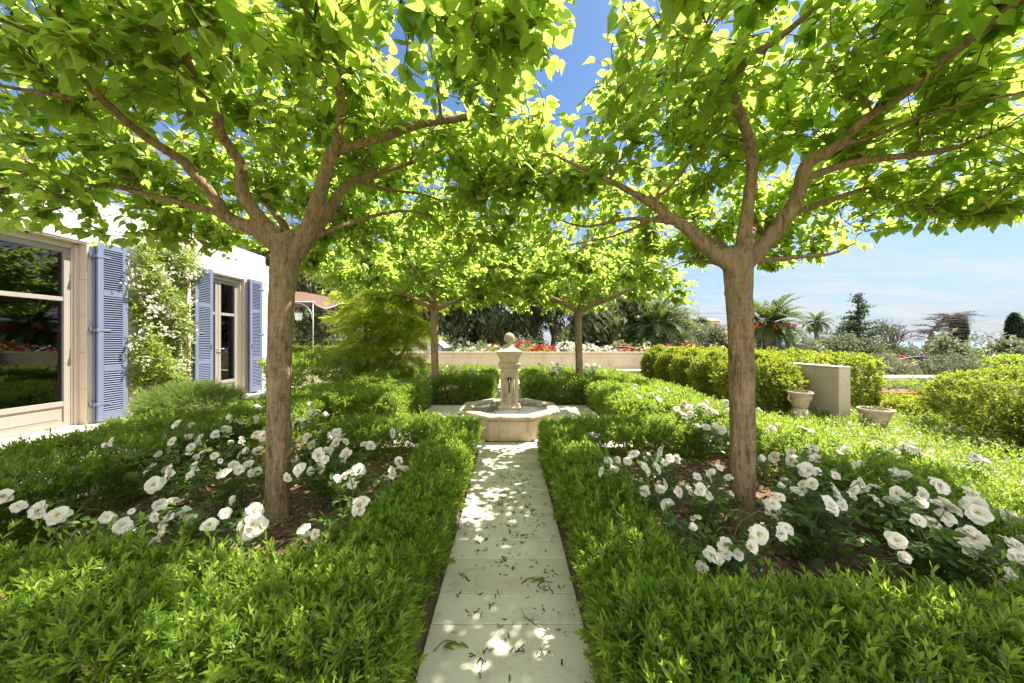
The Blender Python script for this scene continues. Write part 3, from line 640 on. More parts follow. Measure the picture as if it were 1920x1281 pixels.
def rose_bush(base, flowers, label, group, rich=1.0, extra=4):
    o = root('rose_bush', (base[0], base[1], .05), label, 'rose bush', group)
    st = MB(); fo = MB(); b0 = np.array([base[0], base[1], .04]); LP, LD = [], []
    ends = [(p, d, True) for p, d in flowers]
    for k in range(extra):
        a = rg.uniform(0, 6.28); rr = rg.uniform(.08,.26); ends.append((b0 + [rr*math.cos(a), rr*math.sin(a), rg.uniform(.16,.36)], 0, False))
    st.tube([b0-[0,0,.03], b0+[0,0,.035], b0+[0,0,.06]], [.045,.042,.02], 7, sub=1)
    for p, dia, isf in ends:
        p = np.asarray(p); top = p
        if isf:
            ax = nrm(np.array([rg.normal(0,.5), rg.normal(-.62,.42), rg.uniform(.15,.95)]) + nrm((p - b0)*[1,1,0])*.35)
            f = bpy.data.objects.new('flower', FLOWERS[rg.integers(0, len(FLOWERS))]); COL.objects.link(f); f.parent = o
            f.location = Vector([float(v) for v in p]) - o.location
            q = Vector([float(v) for v in ax]).to_track_quat('Z', 'Y') @ Matrix.Rotation(rg.uniform(0, 6.28), 3, 'Z').to_quaternion()
            f.rotation_mode = 'QUATERNION'; f.rotation_quaternion = q; f.scale = (float(dia)*rg.uniform(.85, 1.1),)*3
            top = p - ax*dia*.16
        bb = b0 + [rg.normal(0,.035), rg.normal(0,.035), 0]
        mid = bb*.45 + top*.55 + np.array([rg.normal(0,.03), rg.normal(0,.03), -.03*np.linalg.norm(top-bb)+.05])
        if isf: mid = mid*.6 + (top - ax*.12)*.4
        pts, _ = spline(np.array([bb, mid, top]), np.array([1,1,1.]), 7)
        st.tube(pts, np.linspace(.0042,.0019,len(pts)), 5, sub=1)
        n = int(rg.integers(7, 12)*rich); t = rg.uniform(.18, .93 if isf else 1.0, n); ii = (t*(len(pts)-1)).astype(int)
        LP.append(pts[ii]); dd = rdir(n); dd[:,2] = np.abs(dd[:,2])*.5 - .1; LD.append(dd)
    if LP:
        LP = np.concatenate(LP); LD = np.concatenate(LD); j = rg.integers(0, 3, len(LP))
        for i in range(3):
            m_ = j == i; k = m_.sum(); scatter(fo, ROSEL[i], frame(LD[m_], rdir(k)*.5+[0,0,1]), LP[m_], rg.uniform(.07,.125,k), rg.uniform(.1,.9,k))
        fo.build('foliage', [M['rose_leaf'], M['twig']], o, True)
    st.build('stems', M['twig'], o, True); return o
NUM = ['no','one','two','three','four','five','six','seven','eight','nine','ten','eleven','twelve','thirteen','fourteen','fifteen','sixteen','seventeen','eighteen','nineteen','twenty']
WFL = to_world(LF, -2.7, -.5, 1.45, 3.55); WFR = to_world(RF, .55, 2.9, 1.32, 3.9)
RLAB = {'left': [(-1.42,1.56,'white rose bush between the left front hedge and the foot of the left trunk'), (-1.91,1.63,'white rose bush nearest the camera in the left bed, towards the house'), (-.85,1.94,'white rose bush in the left bed nearest to the path hedge, in front'),
  (-1.94,2.24,'white rose bush just left of the left trunk, on its house side'), (-1.23,2.32,'white rose bush just right of the left trunk, on its path side'), (-2.48,2.32,'white rose bush against the shaded hedge at the left photo edge'),
  (-1.5,2.93,'white rose bush directly behind the left trunk, before the back hedge'), (-2.49,2.94,'white rose bush midway between the left trunk and the rosemary, full of blooms'), (-2.33,3.5,'rearmost white rose bush of the left bed, below the second french door')],
 'right': [(.89,1.42,'white rose bush in the near corner of the right bed by the path hedge'), (1.39,1.61,'sparse white rose bush low in front of the right trunk'), (2.14,1.64,'fullest white rose bush, a big mass of blooms at the right front'), (1.7,1.81,'white rose bush in front of the right trunk, slightly to its right'),
  (.85,1.87,'white rose bush along the right path hedge, left of the right trunk'), (1.22,2.07,'white rose bush touching the left side of the right trunk'), (2.09,2.3,'white rose bush right of the right trunk, halfway to the sunlit hedge'), (2.83,2.31,'white rose bush growing into the sunlit outer hedge'),
  (.91,2.42,'white rose bush below the bare-stemmed back hedge on the right'), (1.94,3.13,'white rose bush behind the right trunk, at the end of the back hedge'), (2.58,3.64,'rearmost white rose bush on the sunlit hedge side of the right bed'), (2.12,3.86,'rearmost white rose bush of the right bed, just past the back hedge end')]}
for side, WF, K in (('left', WFL, 9), ('right', WFR, 12)):
    X = np.array([f[0][:2] for f in WF]); c, a = kmeans(X, K)
    tr = np.array([-1.58, 2.33]) if side == 'left' else np.array([1.51, 2.23])
    info = []
    for i in range(K):
        fl = [(WF[j][0], WF[j][1]) for j in np.where(a == i)[0]]
        if not fl: continue
        cc = c[i].copy(); v = cc - tr; dd = np.linalg.norm(v)
        if dd < .28: cc = tr + v/max(dd,1e-3)*.28
        info.append([cc, fl])
    spots = []
    order = sorted(range(len(info)), key=lambda i: info[i][0][1])
    for rank, i in enumerate(order):
        cc, fl = info[i]; dx, dy = cc - tr; outx = dx if side == 'right' else -dx
        where = ('behind' if dy > .25 else 'in front of' if dy < -.25 else 'beside')
        where2 = (' towards the house' if side == 'left' else ' on its outer side') if outx > .3 else (' on its path side' if outx < -.3 else '')
        lab = f'{NUM[min(len(fl),20)]}-bloom white rose bush {where} the {side} trunk{where2}'
        info[i].append(lab.replace(', no blooms',''))
    seen = {}
    for i in order:
        cc, fl, lab = info[i]
        seen.setdefault(lab, []).append(i)
    for lab, ii in seen.items():
        if len(ii) > 1:
            ii = sorted(ii, key=lambda q: info[q][0][1])
            for q, w in zip(ii, ('nearer one', 'farther one', 'farthest one')): info[q][2] = lab + ', ' + w
    names = list(RLAB[side])
    for i in order:
        j = min(range(len(names)), key=lambda q: (names[q][0]-info[i][0][0])**2 + (names[q][1]-info[i][0][1])**2); info[i][2] = names.pop(j)[2]
    for i in order:
        cc, fl, lab = info[i]; rose_bush(cc, fl, lab, 'white rose bushes in the front beds', .95, 3)
FAR = [(-2.1,8.4,'far white rose bush behind the dark hedge left of the fountain, outer one'),(-1.05,7.9,'far white rose bush by the dark hedge left of the fountain pillar'),
       (.98,7.7,'far white rose bush just right of the fountain beside the slim trunk'),(1.95,8.0,'far white rose bush in sun right of the slim trunk'),(2.0,9.2,'farthest white rose bush below the cream wall on the right'),(1.2,9.0,'far white rose bush behind the slim trunk on the right')]
for x, y, lab in FAR:
    fl = [(np.array([x+rg.normal(0,.3), y+rg.normal(0,.2), rg.uniform(.5,.68)]), .085) for k in range(9)]
    rose_bush((x, y), fl, lab, 'white rose bushes in the far beds', 1.4, 8)
for x, y, lab in ((2.05,4.35,'white rose bush in the gap right of the back hedge'),(2.0,5.0,'white rose bush between the fountain paving and the sunlit hedge')):
    fl = [(np.array([x+rg.normal(0,.2), y+rg.normal(0,.25), rg.uniform(.44,.56)]), .085) for k in range(7)]
    rose_bush((x, y), fl, lab, 'white rose bushes by the sunlit hedge', 1.2, 5)

# ================================================================== FOUNTAIN
FC = (0.0, 4.83); fr = root('stone_fountain', (FC[0], FC[1], .01), 'weathered octagonal stone fountain with a ball-topped pillar and iron spout', 'fountain')
R8 = math.pi/8
mb = MB(); mb.lathe([(.60,.012),(.605,.262)], 8, R8, FC, flat=True); mb.lathe([(.60,.263),(.592,.268),(.60,.273),(.612,.275),(.612,.298),(.655,.300),(.672,.306),(.677,.318),(.670,.334),(.648,.343),(.545,.343),(.522,.335),(.512,.315),(.505,.20)], 8, R8, FC, flat=True, cap=False)
mb.build('basin', M['stone'], fr, bevel=.006)
mb = MB(); mb.lathe([(.512,.285)], 8, R8, FC, flat=True); V = mb.V[0]; mb = MB(); mb.add(V, np.array([list(range(8))])); mb.build('water', M['water'], fr)
mb = MB(); hw, cy = .122, FC[1]
mb.lathe([(.160,.27),(.160,.34),(.145,.362),(.128,.372),(.122,.38),(.122,.885)], 4, math.pi/4, FC, flat=True)
mb.lathe([(.124,.886),(.136,.90),(.150,.915),(.156,.93),(.156,.945),(.14,.955)], 4, math.pi/4, FC, flat=True)
mb.build('pillar', M['stone'], fr, bevel=.008)
mb = MB(); mb.lathe([(.134,.956),(.134,1.015),(.142,1.035),(.152,1.05),(.156,1.062),(.176,1.085),(.180,1.095),(.180,1.118)], 4, math.pi/4, FC, flat=True)
mb.lathe([(.176,1.119),(.125,1.142),(.085,1.165),(.058,1.19),(.046,1.215)], 4, math.pi/4, FC, flat=True)
mb.build('capital', M['stone'], fr, bevel=.006)
mb = MB(); mb.lathe([(.043,1.214),(.040,1.228),(.046,1.238)] + [(.077*math.cos(a), 1.302 + .077*math.sin(a)) for a in np.linspace(-.95, 1.55, 16)], 28, 0, FC); mb.build('ball_finial', M['stone'], fr, True)
mb = MB(); yf = FC[1] - .122
for xx in (-.075, .06): mb.box(xx, xx+.012, yf-.008, yf+.004, .40, .755)
arch = [(.069*math.cos(a), yf-.003, .755 + .069*math.sin(a)) for a in np.linspace(0, math.pi, 17)]
mb.tube(arch, .0075, 8, sub=1); mb.box(-.066,.066, yf-.006, yf+.004, .392,.402)
inner = [(.045*math.cos(a), yf-.002, .74 + .045*math.sin(a)) for a in np.linspace(0, math.pi, 13)]
mb.tube(inner, .006, 8, sub=1); mb.box(-.048,-.040,yf-.006,yf+.003,.43,.74); mb.box(.040,.048,yf-.006,yf+.003,.43,.74)
mb.build('niche_moulding', M['stone'], fr, True)
mb = MB(); mb.lathe([(.028,0),(.03,.012),(.02,.02)], 16); Vr = mb.V[0].copy(); mb.V[0] = np.stack([Vr[:,0], yf - Vr[:,2], .735 + Vr[:,1]], 1)
mb.tube([(0,yf,.735),(0,yf-.05,.742),(0,yf-.11,.728),(0,yf-.15,.69),(0,yf-.165,.63),(0,yf-.168,.575)], [.014,.013,.0125,.012,.0115,.0125], 12)
mb.build('spout', M['iron'], fr, True)
mb = MB(); mb.tube([(0,yf-.168,.578),(.001,yf-.169,.5),(-.001,yf-.17,.4),(0,yf-.17,.285)], [.005,.0045,.004,.006], 8); mb.build('water_stream', M['stream'], fr, True)
mb = MB(); ap = .512
for off in np.arange(-.75, .76, .052):
    for ang in (math.pi/4+.25, -math.pi/4+.25):
        d = np.array([math.cos(ang), math.sin(ang)]); nn = np.array([-d[1], d[0]]); t0, t1 = -2., 2.
        for k in range(8):
            a = k*math.pi/4; q = np.array([math.cos(a), math.sin(a)]); num = ap - np.dot(q, nn*off); den = np.dot(q, d)
            if abs(den) < 1e-6:
                if num < 0: t1 = -9
            elif den > 0: t1 = min(t1, num/den)
            else: t0 = max(t0, num/den)
        if t1 - t0 > .05:
            a0 = np.array([*(np.array(FC) + nn*off + d*t0), .318]); a1 = np.array([*(np.array(FC) + nn*off + d*t1), .318])
            for s0, s1 in ((0, 1),):
                mb.tube([a0, a1], .0028, 5, sub=1)
mb.build('metal_grate', M['grate'], fr)

# ================================================================== WALLS
r_ = root('garden_wall', (0, 12, 0), 'long low cream rendered wall with a stone bench ledge behind the fountain', 'wall', 'cream garden walls')
mb = MB()
for i, x in enumerate(np.arange(-4.6, 5.05, 1.62)): mb.box(x, min(x+1.616, 5.2), 11.99, 12.2, -.3, .85)
mb.box(-4.6, 5.21, 11.97, 12.22, .851, .89); mb.build('wall', M['render'], r_, bevel=.004)
mb = MB()
for x in np.arange(-4.6, 4.9, .9): mb.box(x, min(x+.896, 4.88), 11.36, 11.985, -.05, .255)
mb.build('bench_front', M['render'], r_, bevel=.004)
mb = MB()
for x in np.arange(-4.6, 4.9, .6): mb.box(x, min(x+.597, 4.88), 11.32, 11.985, .258, .30)
mb.build('bench_top', M['paving'], r_, bevel=.005)
r_ = root('side_wall', (5, 8, 0), 'cream rendered wall running forward, its square end standing beside the golden shrubs', 'wall', 'cream garden walls')
mb = MB(); mb.box(5.02, 5.2, 5.2, 11.96, -.3, .85); mb.build('wall', M['render'], r_, bevel=.006)
mb = MB(); mb.box(5.013, 5.207, 5.193, 11.96, .852, .872); mb.build('coping', M['wall_white'], r_, bevel=.004)
r_ = root('rubble_wall', (8.2, 7.1, 0), 'low rubble stone retaining wall behind the terracotta planter', 'wall')
mb = MB()
for zi in range(5):
    x = 7.0
    while x < 12.5:
        w = rg.uniform(.12,.34); hh = .1
        mb.box(x, x+w-.012, 6.98 + rg.uniform(-.02,.02), 7.3, -.05+zi*hh+.003, -.05+(zi+1)*hh - .008); x += w
mb.box(7.01, 12.5, 7.03, 7.29, -.3, .44); mb.build('stones', M['rubble'], r_, bevel=.02, seg=2)
mb = MB(); mb.box(6.95, 12.5, 6.93, 7.36, .455, .53); mb.build('coping', M['paving'], r_, bevel=.008)
mb = MB(); nl = 800; T = np.stack([rg.uniform(7.0,12,nl), rg.uniform(6.86,6.96,nl), rg.uniform(-.02,.55,nl)], 1); keep = np.sin(T[:,0]*3.1)+np.sin(T[:,0]*7+1)*.5+T[:,2]*1.5 > .55; T = T[keep]
for i in range(4): s_ = slice(i, None, 4); k = len(T[s_]); scatter(mb, SPR_O[i], frame(rdir(k)+[0,-.6,-.2], rdir(k)), T[s_], 1.1, rg.uniform(.2,.8,k))
o = mb.build('ivy_plant', [M['privet'], M['twig']]); tag(o, 'green creeper hanging over the rubble stone wall', 'creeper')
# urns
def lathe_wavy(mb, prof, c, sides, wav, n): 
    mb.lathe(prof, sides, 0, c); V = mb.V[-1]; a = np.arctan2(V[:,1]-c[1], V[:,0]-c[0]); f = 1 + wav*np.abs(np.sin(a*n/2)); V[:,0] = c[0]+(V[:,0]-c[0])*f; V[:,1] = c[1]+(V[:,1]-c[1])*f
def urn(x, y, z, s, lab, handles):
    o = root('stone_urn', (x, y, z), lab, 'urn', 'weathered stone urns by the side wall')
    mb = MB(); mb.lathe([(.16*s,z+.12*s),(.19*s,z+.17*s),(.215*s,z+.30*s),(.25*s,z+.42*s),(.285*s,z+.50*s),(.30*s,z+.52*s),(.305*s,z+.56*s),(.29*s,z+.575*s),(.265*s,z+.57*s),(.25*s,z+.53*s)], 36, 0, (x, y)); mb.build('bowl', M['urn'], o, True)
    mb = MB(); lathe_wavy(mb, [(.215*s,-.03),(.20*s,z+.01*s),(.185*s,z+.03*s),(.165*s,z+.08*s),(.15*s,z+.115*s)], (x, y), 72, .06, 18); mb.build('fluted_foot', M['urn'], o, True)
    mb = MB(); mb.lathe([(.255*s, z+.545*s)], 36, 0, (x, y)); V = mb.V[0]; V[:,2] += rg.normal(0,.004,len(V)); mb = MB(); mb.add(V, np.array([list(range(36))])); 
    n = 160; a = rg.uniform(0,6.28,n); rr = .24*s*np.sqrt(rg.random(n)); scatter(mb, CH, frame(rdir(n)*[1,1,.3], rdir(n)*.5+[0,0,1]), np.stack([x+rr*np.cos(a), y+rr*np.sin(a), np.full(n, z+.56*s)],1), .04, rg.random(n))
    mb.build('dry_soil', M['mulch'], o); mb = MB(); n = 34; a = rg.uniform(0,6.28,n); rr = .22*s*np.sqrt(rg.random(n)); T = np.stack([x+rr*np.cos(a), y+rr*np.sin(a), np.full(n, z+.56*s)],1)
    scatter(mb, SPR_O[0], frame(rdir(n)*.8+[0,0,.8], rdir(n)), T, .55, rg.random(n)); mb.lathe([(.235*s, z+.552*s), (.235*s, z+.556*s)], 16, 0, (x, y), 1); mb.build('succulents', [M['olive_leaf'], M['twig']], o)
    for sg in (-1, 1): mb = MB(); mb.tube([(x+sg*.285*s,y,z+.47*s),(x+sg*.32*s,y,z+.42*s),(x+sg*.31*s,y,z+.34*s),(x+sg*.225*s,y,z+.29*s)], [.022*s,.026*s,.026*s,.02*s], 10); mb.build('handle', M['urn'], o, True)
urn(4.56, 5.36, .15, .56, 'smaller weathered stone urn on a fluted foot in front of the clipped bush', True)
urn(5.12, 4.78, -.04, .62, 'bigger weathered stone urn sitting below the end of the cream wall', True)
o = root('terracotta_planter', (7.45, 6.55, 0), 'rectangular terracotta planter of violet flowers by the rubble wall', 'planter')
mb = MB(); 
for z0, z1, w in ((.0,.10,.0),(.102,.20,.006),(.202,.28,.012),(.28,.31,.03)): mb.box(7.0-w, 7.9+w, 6.35-w, 6.75+w, z0, z1)
mb.build('trough', M['terracotta'], o, bevel=.008)
mb = MB(); n = 260; T = np.stack([rg.uniform(7.02,7.88,n), rg.uniform(6.37,6.73,n), rg.uniform(.3,.42,n)],1)
for i in range(3): s_ = slice(i,n,3); k = len(T[s_]); scatter(mb, SPR_FEW[i], frame(rdir(k)*.6+[0,0,1], rdir(k)), T[s_], .7, rg.random(k))
mb.build('foliage', [M['hedge'], M['twig']], o)
M['violet'] = plain('violet_petal', (.22,.07,.50), .6)
mb = MB(); n = 70; scatter(mb, SMALLF, frame(rdir(n), rdir(n)), np.stack([rg.uniform(7.02,7.7,n), rg.uniform(6.34,6.6,n), rg.uniform(.36,.46,n)],1), .04, .5); mb.build('blossoms', M['violet'], o)

# ================================================================== HOUSE
HX = -6.2; ho = root('house', (-8, 5, 0), 'white Mediterranean house with tall french doors and lavender blue shutters', 'house')
D1 = (1.6, 5.02); D2 = (7.05, 8.0); YT = 8.80; ZT = 2.70
mb = MB()
mb.box(HX-.3, HX, D1[1], D2[0], -.05, ZT); mb.build('wall', M['wall_white'], ho); mb = MB(); mb.box(HX-.3, HX, -3, D1[0], -.05, ZT); mb.build('wall', M['wall_white'], ho)
mb = MB(); V_ = [(HX,D2[1]),(HX,YT),(HX-5.8,YT),(HX-5.8,YT-.3),(HX-.3,YT-.3),(HX-.3,D2[1])]; mb.add([(a,b_,z) for z in (-.05,ZT) for a,b_ in V_], [(0,1,4,5),(1,2,3,4),(6,11,10,7),(7,10,9,8)] + [((i+1)%6,i,i+6,(i+1)%6+6) for i in range(6)]); mb.build('wall', M['wall_white'], ho)
mb = MB(); mb.box(HX-6, HX+.012, -3, YT+.012, ZT+.001, 3.18); mb.build('lintel_band', M['wall_white'], ho, bevel=.01)
mb = MB(); mb.box(HX-6, HX-.05, -3, YT-.05, 3.182, 3.42); mb.build('parapet', M['wall_beige'], ho, bevel=.01)
mb = MB(); mb.box(HX-5.8, HX-.31, -3, YT-.31, -.02, .03); mb.build('room_floor', M['roomfloor'], ho)
mb = MB(); mb.box(HX-5.8, HX-5.7, -3, YT-.31, .03, ZT); mb.box(HX-5.69, HX-.31, 5.9, 6.05, .03, ZT); mb.box(HX-5.69, HX-.31, -3, -2.9, .03, ZT); mb.build('room_wall', M['room'], ho)
# stone jambs lining the reveals
mb = MB()
for (ya, yb) in ((D1[1]-.015, D1[1]-.001), (D2[1]-.015, D2[1]-.001)):
    for k in range(5): mb.box(HX-.29, HX+.004, ya, yb, .03+k*.533, .03+(k+1)*.533-.004)
mb.build('stone_jamb', M['jamb'], ho, bevel=.002)
mb = MB(); mb.box(HX-.32, HX+.16, D1[0]-.1, D1[1]+.12, -.02, .035); mb.build('threshold', M['paving'], ho, bevel=.006); mb = MB(); mb.box(HX-.32, HX+.12, D2[0]-.05, D2[1]+.05, -.02, .035); mb.build('threshold', M['paving'], ho, bevel=.006)
def french_door(y0, y1, xs, lab):
    # fixed frame, leaves meeting at a post, a transom, glass panes, lower panels
    o = bpy.data.objects.new('french_door', None); COL.objects.link(o); o.parent = ho; o.location = Vector((xs, (y0+y1)/2, 0)) - Vector(parent_base(ho)); o['label'] = lab
    mb = MB()
    mb.box(xs-.05, xs+.05, y1-.075, y1-.016, .035, ZT-.02); mb.box(xs-.05, xs+.05, y0+.002, y0+.06, .035, ZT-.02); mb.box(xs-.05, xs+.05, y0+.061, y1-.076, ZT-.10, ZT-.02)
    mb.box(xs+.055, xs+.085, y1-.055, y1-.017, .035, ZT-.04)   # bright slim guide strip
    mb.build('frame', M['alu'], o, bevel=.004)
    mb = MB(); w = y1-y0-.14; nl = max(2, round(w/.9)) if w > 1.2 else 2
    ed = np.linspace(y0+.062, y1-.077, nl+1); gl_ = MB(); hd = MB()
    if w < 1.2: ed = np.array([y0+.062, y0+.062+.36*w, y1-.077])
    for a, b_ in zip(ed, ed[1:]):
        a += .003; b_ -= .003; s = .07
        mb.box(xs-.03, xs+.035, a, a+s, .04, ZT-.105); mb.box(xs-.03, xs+.035, b_-s, b_, .04, ZT-.105)
        mb.box(xs-.03, xs+.035, a+s, b_-s, .04, .11); mb.box(xs-.03, xs+.035, a+s, b_-s, ZT-.175, ZT-.105); mb.box(xs-.03, xs+.035, a+s, b_-s, .33, .40)
        mb.box(xs-.022, xs+.028, a+s, b_-s, 1.83, 1.89); mb.box(xs-.012, xs+.014, a+s, b_-s, .11, .33); mb.box(xs+.014, xs+.022, a+s+.04, b_-s-.04, .15, .29)
        gl_.box(xs-.004, xs+.004, a+s-.005, b_-s+.005, .40, 1.83); gl_.box(xs-.004, xs+.004, a+s-.005, b_-s+.005, 1.89, ZT-.17)
    mb.build('leaf', M['frame'], o, bevel=.005); gl_.build('pane', M['glass'], o)
    hd.tube([(xs+.04, ed[-2]-.03, 1.1),(xs+.085, ed[-2]-.03, 1.1),(xs+.09, ed[-2]+.09, 1.1)], .008, 8, sub=1); hd.build('handle', M['alu'], o)
    mb = MB(); mb.box(xs+.03, HX-.002, y0+.001, y1-.016, ZT-.018, ZT-.002); mb.build('blind_box', M['alu'], o)
    mb = MB()
    for yy in np.arange(y0+.35, y1-.1, .62 if w > 1.2 else .3): mb.lathe([(.0,ZT-.045),(.018,ZT-.03),(.02,ZT-.0185)], 12, 0, (HX-.06, yy))
    mb.build('downlight', M['black_metal'], o)
french_door(D1[0], D1[1], HX-.19, 'wide french door reflecting the garden, at the left edge')
french_door(D2[0], D2[1], HX-.15, 'narrow french door between two blue shutters')
SHW = .40
def shutter_mesh():
    Z0, Z1, t = .06, 2.73, .028
    leaf_, slat, hng = MB(), MB(), []
    for (xx, cover) in ((.035, False), (.085, True)):     # folded pair: back leaf and front leaf
        s = .075
        leaf_.box(xx, xx+t, 0, s, Z0, Z1); leaf_.box(xx, xx+t, SHW-s, SHW, Z0, Z1)
        rails = [(Z0, Z0+.12), (.80, .88), (1.94, 2.02), (Z1-.09, Z1)]
        for a, b_ in rails: leaf_.box(xx, xx+t, s, SHW-s, a, b_)
        for (a, b_) in ((Z0+.12, .80), (.88, 1.94), (2.02, Z1-.09)):
            n = int((b_-a)/.034); st = (b_-a)/n
            for k in range(n): slat.obox((xx+t/2, SHW/2, a+(k+.5)*st), (1,0,-.75), (0,1,0), (.75,0,1), .019, SHW/2-s+.004, .0035)
    for z in (.32, 1.42, 2.52):
        h_ = MB(); hng.append(h_)
        h_.box(.0, .135, -.028, .012, z-.022, z+.022); h_.tube([(.04,-.03,z-.05),(.04,-.03,z+.05)], .011, 8, sub=1); h_.box(.114, .120, .01, .16, z-.014, z+.014)
    leaf_.obox((.128, SHW-.05, 1.15), (1,0,0), (0,1,0), (0,0,1), .006, .008, .05)
    return leaf_, slat, hng
shut = []
for i, (yy, lab, flip) in enumerate(((5.05, 'near blue louvred shutter folded open against the white wall', 1), (6.62, 'middle blue louvred shutter left of the narrow door', 1), (8.42, 'farthest blue louvred shutter right of the narrow door', -1))):
    o = bpy.data.objects.new('shutter', None); COL.objects.link(o); o.parent = ho; o.location = Vector((HX, yy, .0)) - ho.location; o['label'] = lab
    if i == 0:
        o.location = -ho.location
        Ls = shutter_mesh()
        shut = [Ls[0].build('shutter_frame', M['blue'], o, bevel=.003), Ls[1].build('louvres', M['blue'], o), *[h_.build('hinge', M['blue'], o, bevel=.002) for h_ in Ls[2]]]
        o.location = Vector((HX, yy, 0)) - ho.location
    else:
        for c in shut: q = c.copy(); COL.objects.link(q); q.parent = o
    if flip < 0: o.scale = (1, -1, 1)
mb = MB(); mb.tube([(HX+.06, 6.53, 0), (HX+.06, 6.53, 2.75)], .035, 12, sub=1); mb.tube([(HX+.06,6.53,2.70),(HX+.06,6.53,3.1)], .034, 12, sub=1)
for z in (.6, 1.6, 2.5): mb.box(HX, HX+.1, 6.515, 6.545, z, z+.03)
mb.build('downpipe', M['jamb'], ho, True)
for (ya, yb, lab) in ((4.62, 4.84, 'gathered pale curtain inside the wide door'), (7.58, 7.9, 'gathered beige curtain inside the narrow door')):
    mb = MB(); n_ = 28; yy_ = np.linspace(ya, yb, n_); xx_ = HX-.48 + .025*np.sin(np.arange(n_)*1.25); mb.add([(a, b_, z) for z in (.05, 2.6) for a, b_ in zip(xx_, yy_)], np.array([(i, i+1, n_+i+1, n_+i) for i in range(n_-1)])); c_ = mb.build('curtain', M['curtain'], ho, True); c_['label'] = lab
# dining chair and table behind the glass
def chair(x, y, rot, lab):
    o = root('cane_chair', (x, y, .03), lab, 'chair'); ca, sa = math.cos(rot), math.sin(rot)
    def tr(p): return np.array([x + p[0]*ca - p[1]*sa, y + p[0]*sa + p[1]*ca, .03 + p[2]])
    for sx in (-1, 1):
        for sy in (-1, 1):
            mb = MB(); top = (.95 if sy > 0 else .44); mb.tube([tr((sx*.2, sy*.2, 0)), tr((sx*.2, sy*.2, .44)), tr((sx*.2, sy*.2+(.06 if sy > 0 else 0), top))], .018, 8, sub=1); mb.build('leg', M['cane'], o, True)
    mb = MB(); pr = [tr((sx*.22, sy*.22, .45)) for sx, sy in ((-1,-1),(1,-1),(1,1),(-1,1))]; pr2 = [p + [0,0,.05] for p in pr]; mb.add(pr+pr2, np.array([(3,2,1,0),(4,5,6,7),(0,1,5,4),(1,2,6,5),(2,3,7,6),(3,0,4,7)])); mb.build('seat', M['cane'], o, bevel=.015)
    mb = MB()
    for z in np.linspace(.6,.94,5): mb.tube([tr((-.2,.22+(z-.44)*.11,z)), tr((0,.26+(z-.44)*.11,z)), tr((.2,.22+(z-.44)*.11,z))], .014, 6)
    for xx in np.linspace(-.14,.14,5): mb.tube([tr((xx,.23,.56)), tr((xx,.275,.93))], .007, 6, sub=1)
    mb.build('backrest', M['cane'], o, True)
chair(-7.25, 4.35, 2.2, 'green cane dining chair just inside the wide french door'); chair(-7.2, 3.5, 1.3, 'second cane dining chair inside the wide door, farther left')
o = root('dining_table', (-8.0, 3.8, .03), 'dark dining table inside the house behind the glass', 'table')
mb = MB(); mb.box(-8.5,-7.5,2.8,4.7,.74,.78); mb.build('tabletop', M['roomfloor'], o, bevel=.01)
for sx in (-8.4,-7.6):
    for sy in (2.9,4.6): mb = MB(); mb.tube([(sx,sy,.03),(sx,sy,.74)], .035, 8, sub=1); mb.build('leg', M['roomfloor'], o)
o = root('tub_chair', (-7.1, 7.6, .03), 'small curved armchair inside the narrow french door', 'chair')
mb = MB(); mb.lathe([(.30,.03),(.30,.40),(.25,.44)], 24, 0, (-7.1,7.6)); mb.build('seat', M['cane'], o, True)
mb = MB(); mb.tube([(-7.1+.34*math.cos(a), 7.6+.34*math.sin(a), .42+.30*max(0,math.sin(a-.4))) for a in np.linspace(-.6,3.9,16)], .045, 8); mb.build('backrest', M['cane'], o, True)
# climbing rose on the wall
cr = root('climbing_rose', (HX+.06, 6.1, 0), 'white-flowered climbing rose covering the wall between the doors', 'climbing rose')
mb = MB(); n = 6000
yy = rg.uniform(5.42,7.0,n); zz = rg.uniform(.15,3.05,n)
den = .55 + .5*np.sin(yy*5+zz*2.3)*np.sin(zz*3.1+1) + .25*np.sin(yy*11)*np.sin(zz*8); edge = np.minimum(np.minimum((yy-5.45)/.3, (6.62 + .08*np.sin(zz*4) + .3*(zz > 2.5) - yy)/.3), np.minimum((zz-.05)/.4, (3.05-zz)/.2))
edge2 = np.where(zz < .9, (yy - 5.35)/.2*(1.2 - abs(yy-5.95)), 1)
kp = (rg.random(n) < np.clip(den+.35,.15,1)*np.clip(edge,0,1)*np.clip(edge2,.1,1)) & ~((yy > 6.5) & (zz < 2.5) & (rg.random(n) < .7)) ; yy, zz = yy[kp], zz[kp]; k = len(yy)
dep = rg.uniform(.02,.32,k)*np.clip((6.75-yy)/.5,.3,1)*np.clip(.6+.5*np.sin(yy*7+zz*5),.3,1)
T = np.stack([HX+.02+dep, yy, zz], 1); j = rg.integers(0,3,k)
for i in range(3):
    m_ = j == i; q = m_.sum(); scatter(mb, ROSEL[i], frame(rdir(q)+[.5,-.2,-.2], rdir(q)*.7+[.8,-.2,.6]), T[m_], rg.uniform(.09,.15,q), rg.uniform(.35,1,q))
mb.build('foliage', [M['climber'], M['twig']], cr, True)
mb = MB(); ncl = 78; cy_ = rg.uniform(5.5,6.9,ncl); cz = rg.uniform(.75,2.95,ncl)
for a, b_ in zip(cy_, cz):
    if (a > 6.42 and b_ < 2.5): continue
    q = rg.integers(6, 16); T = np.array([HX+.22+.06*rg.random(), a, b_]) + rg.normal(0,1,(q,3))*[.05,.075,.06]
    scatter(mb, SMALLF, frame(rdir(q), rdir(q)), T, rg.uniform(.03,.048,q), rg.uniform(.3,.8,q))
o = mb.build('blossoms', M['petal'], cr); o['kind'] = 'stuff'
mb = MB()
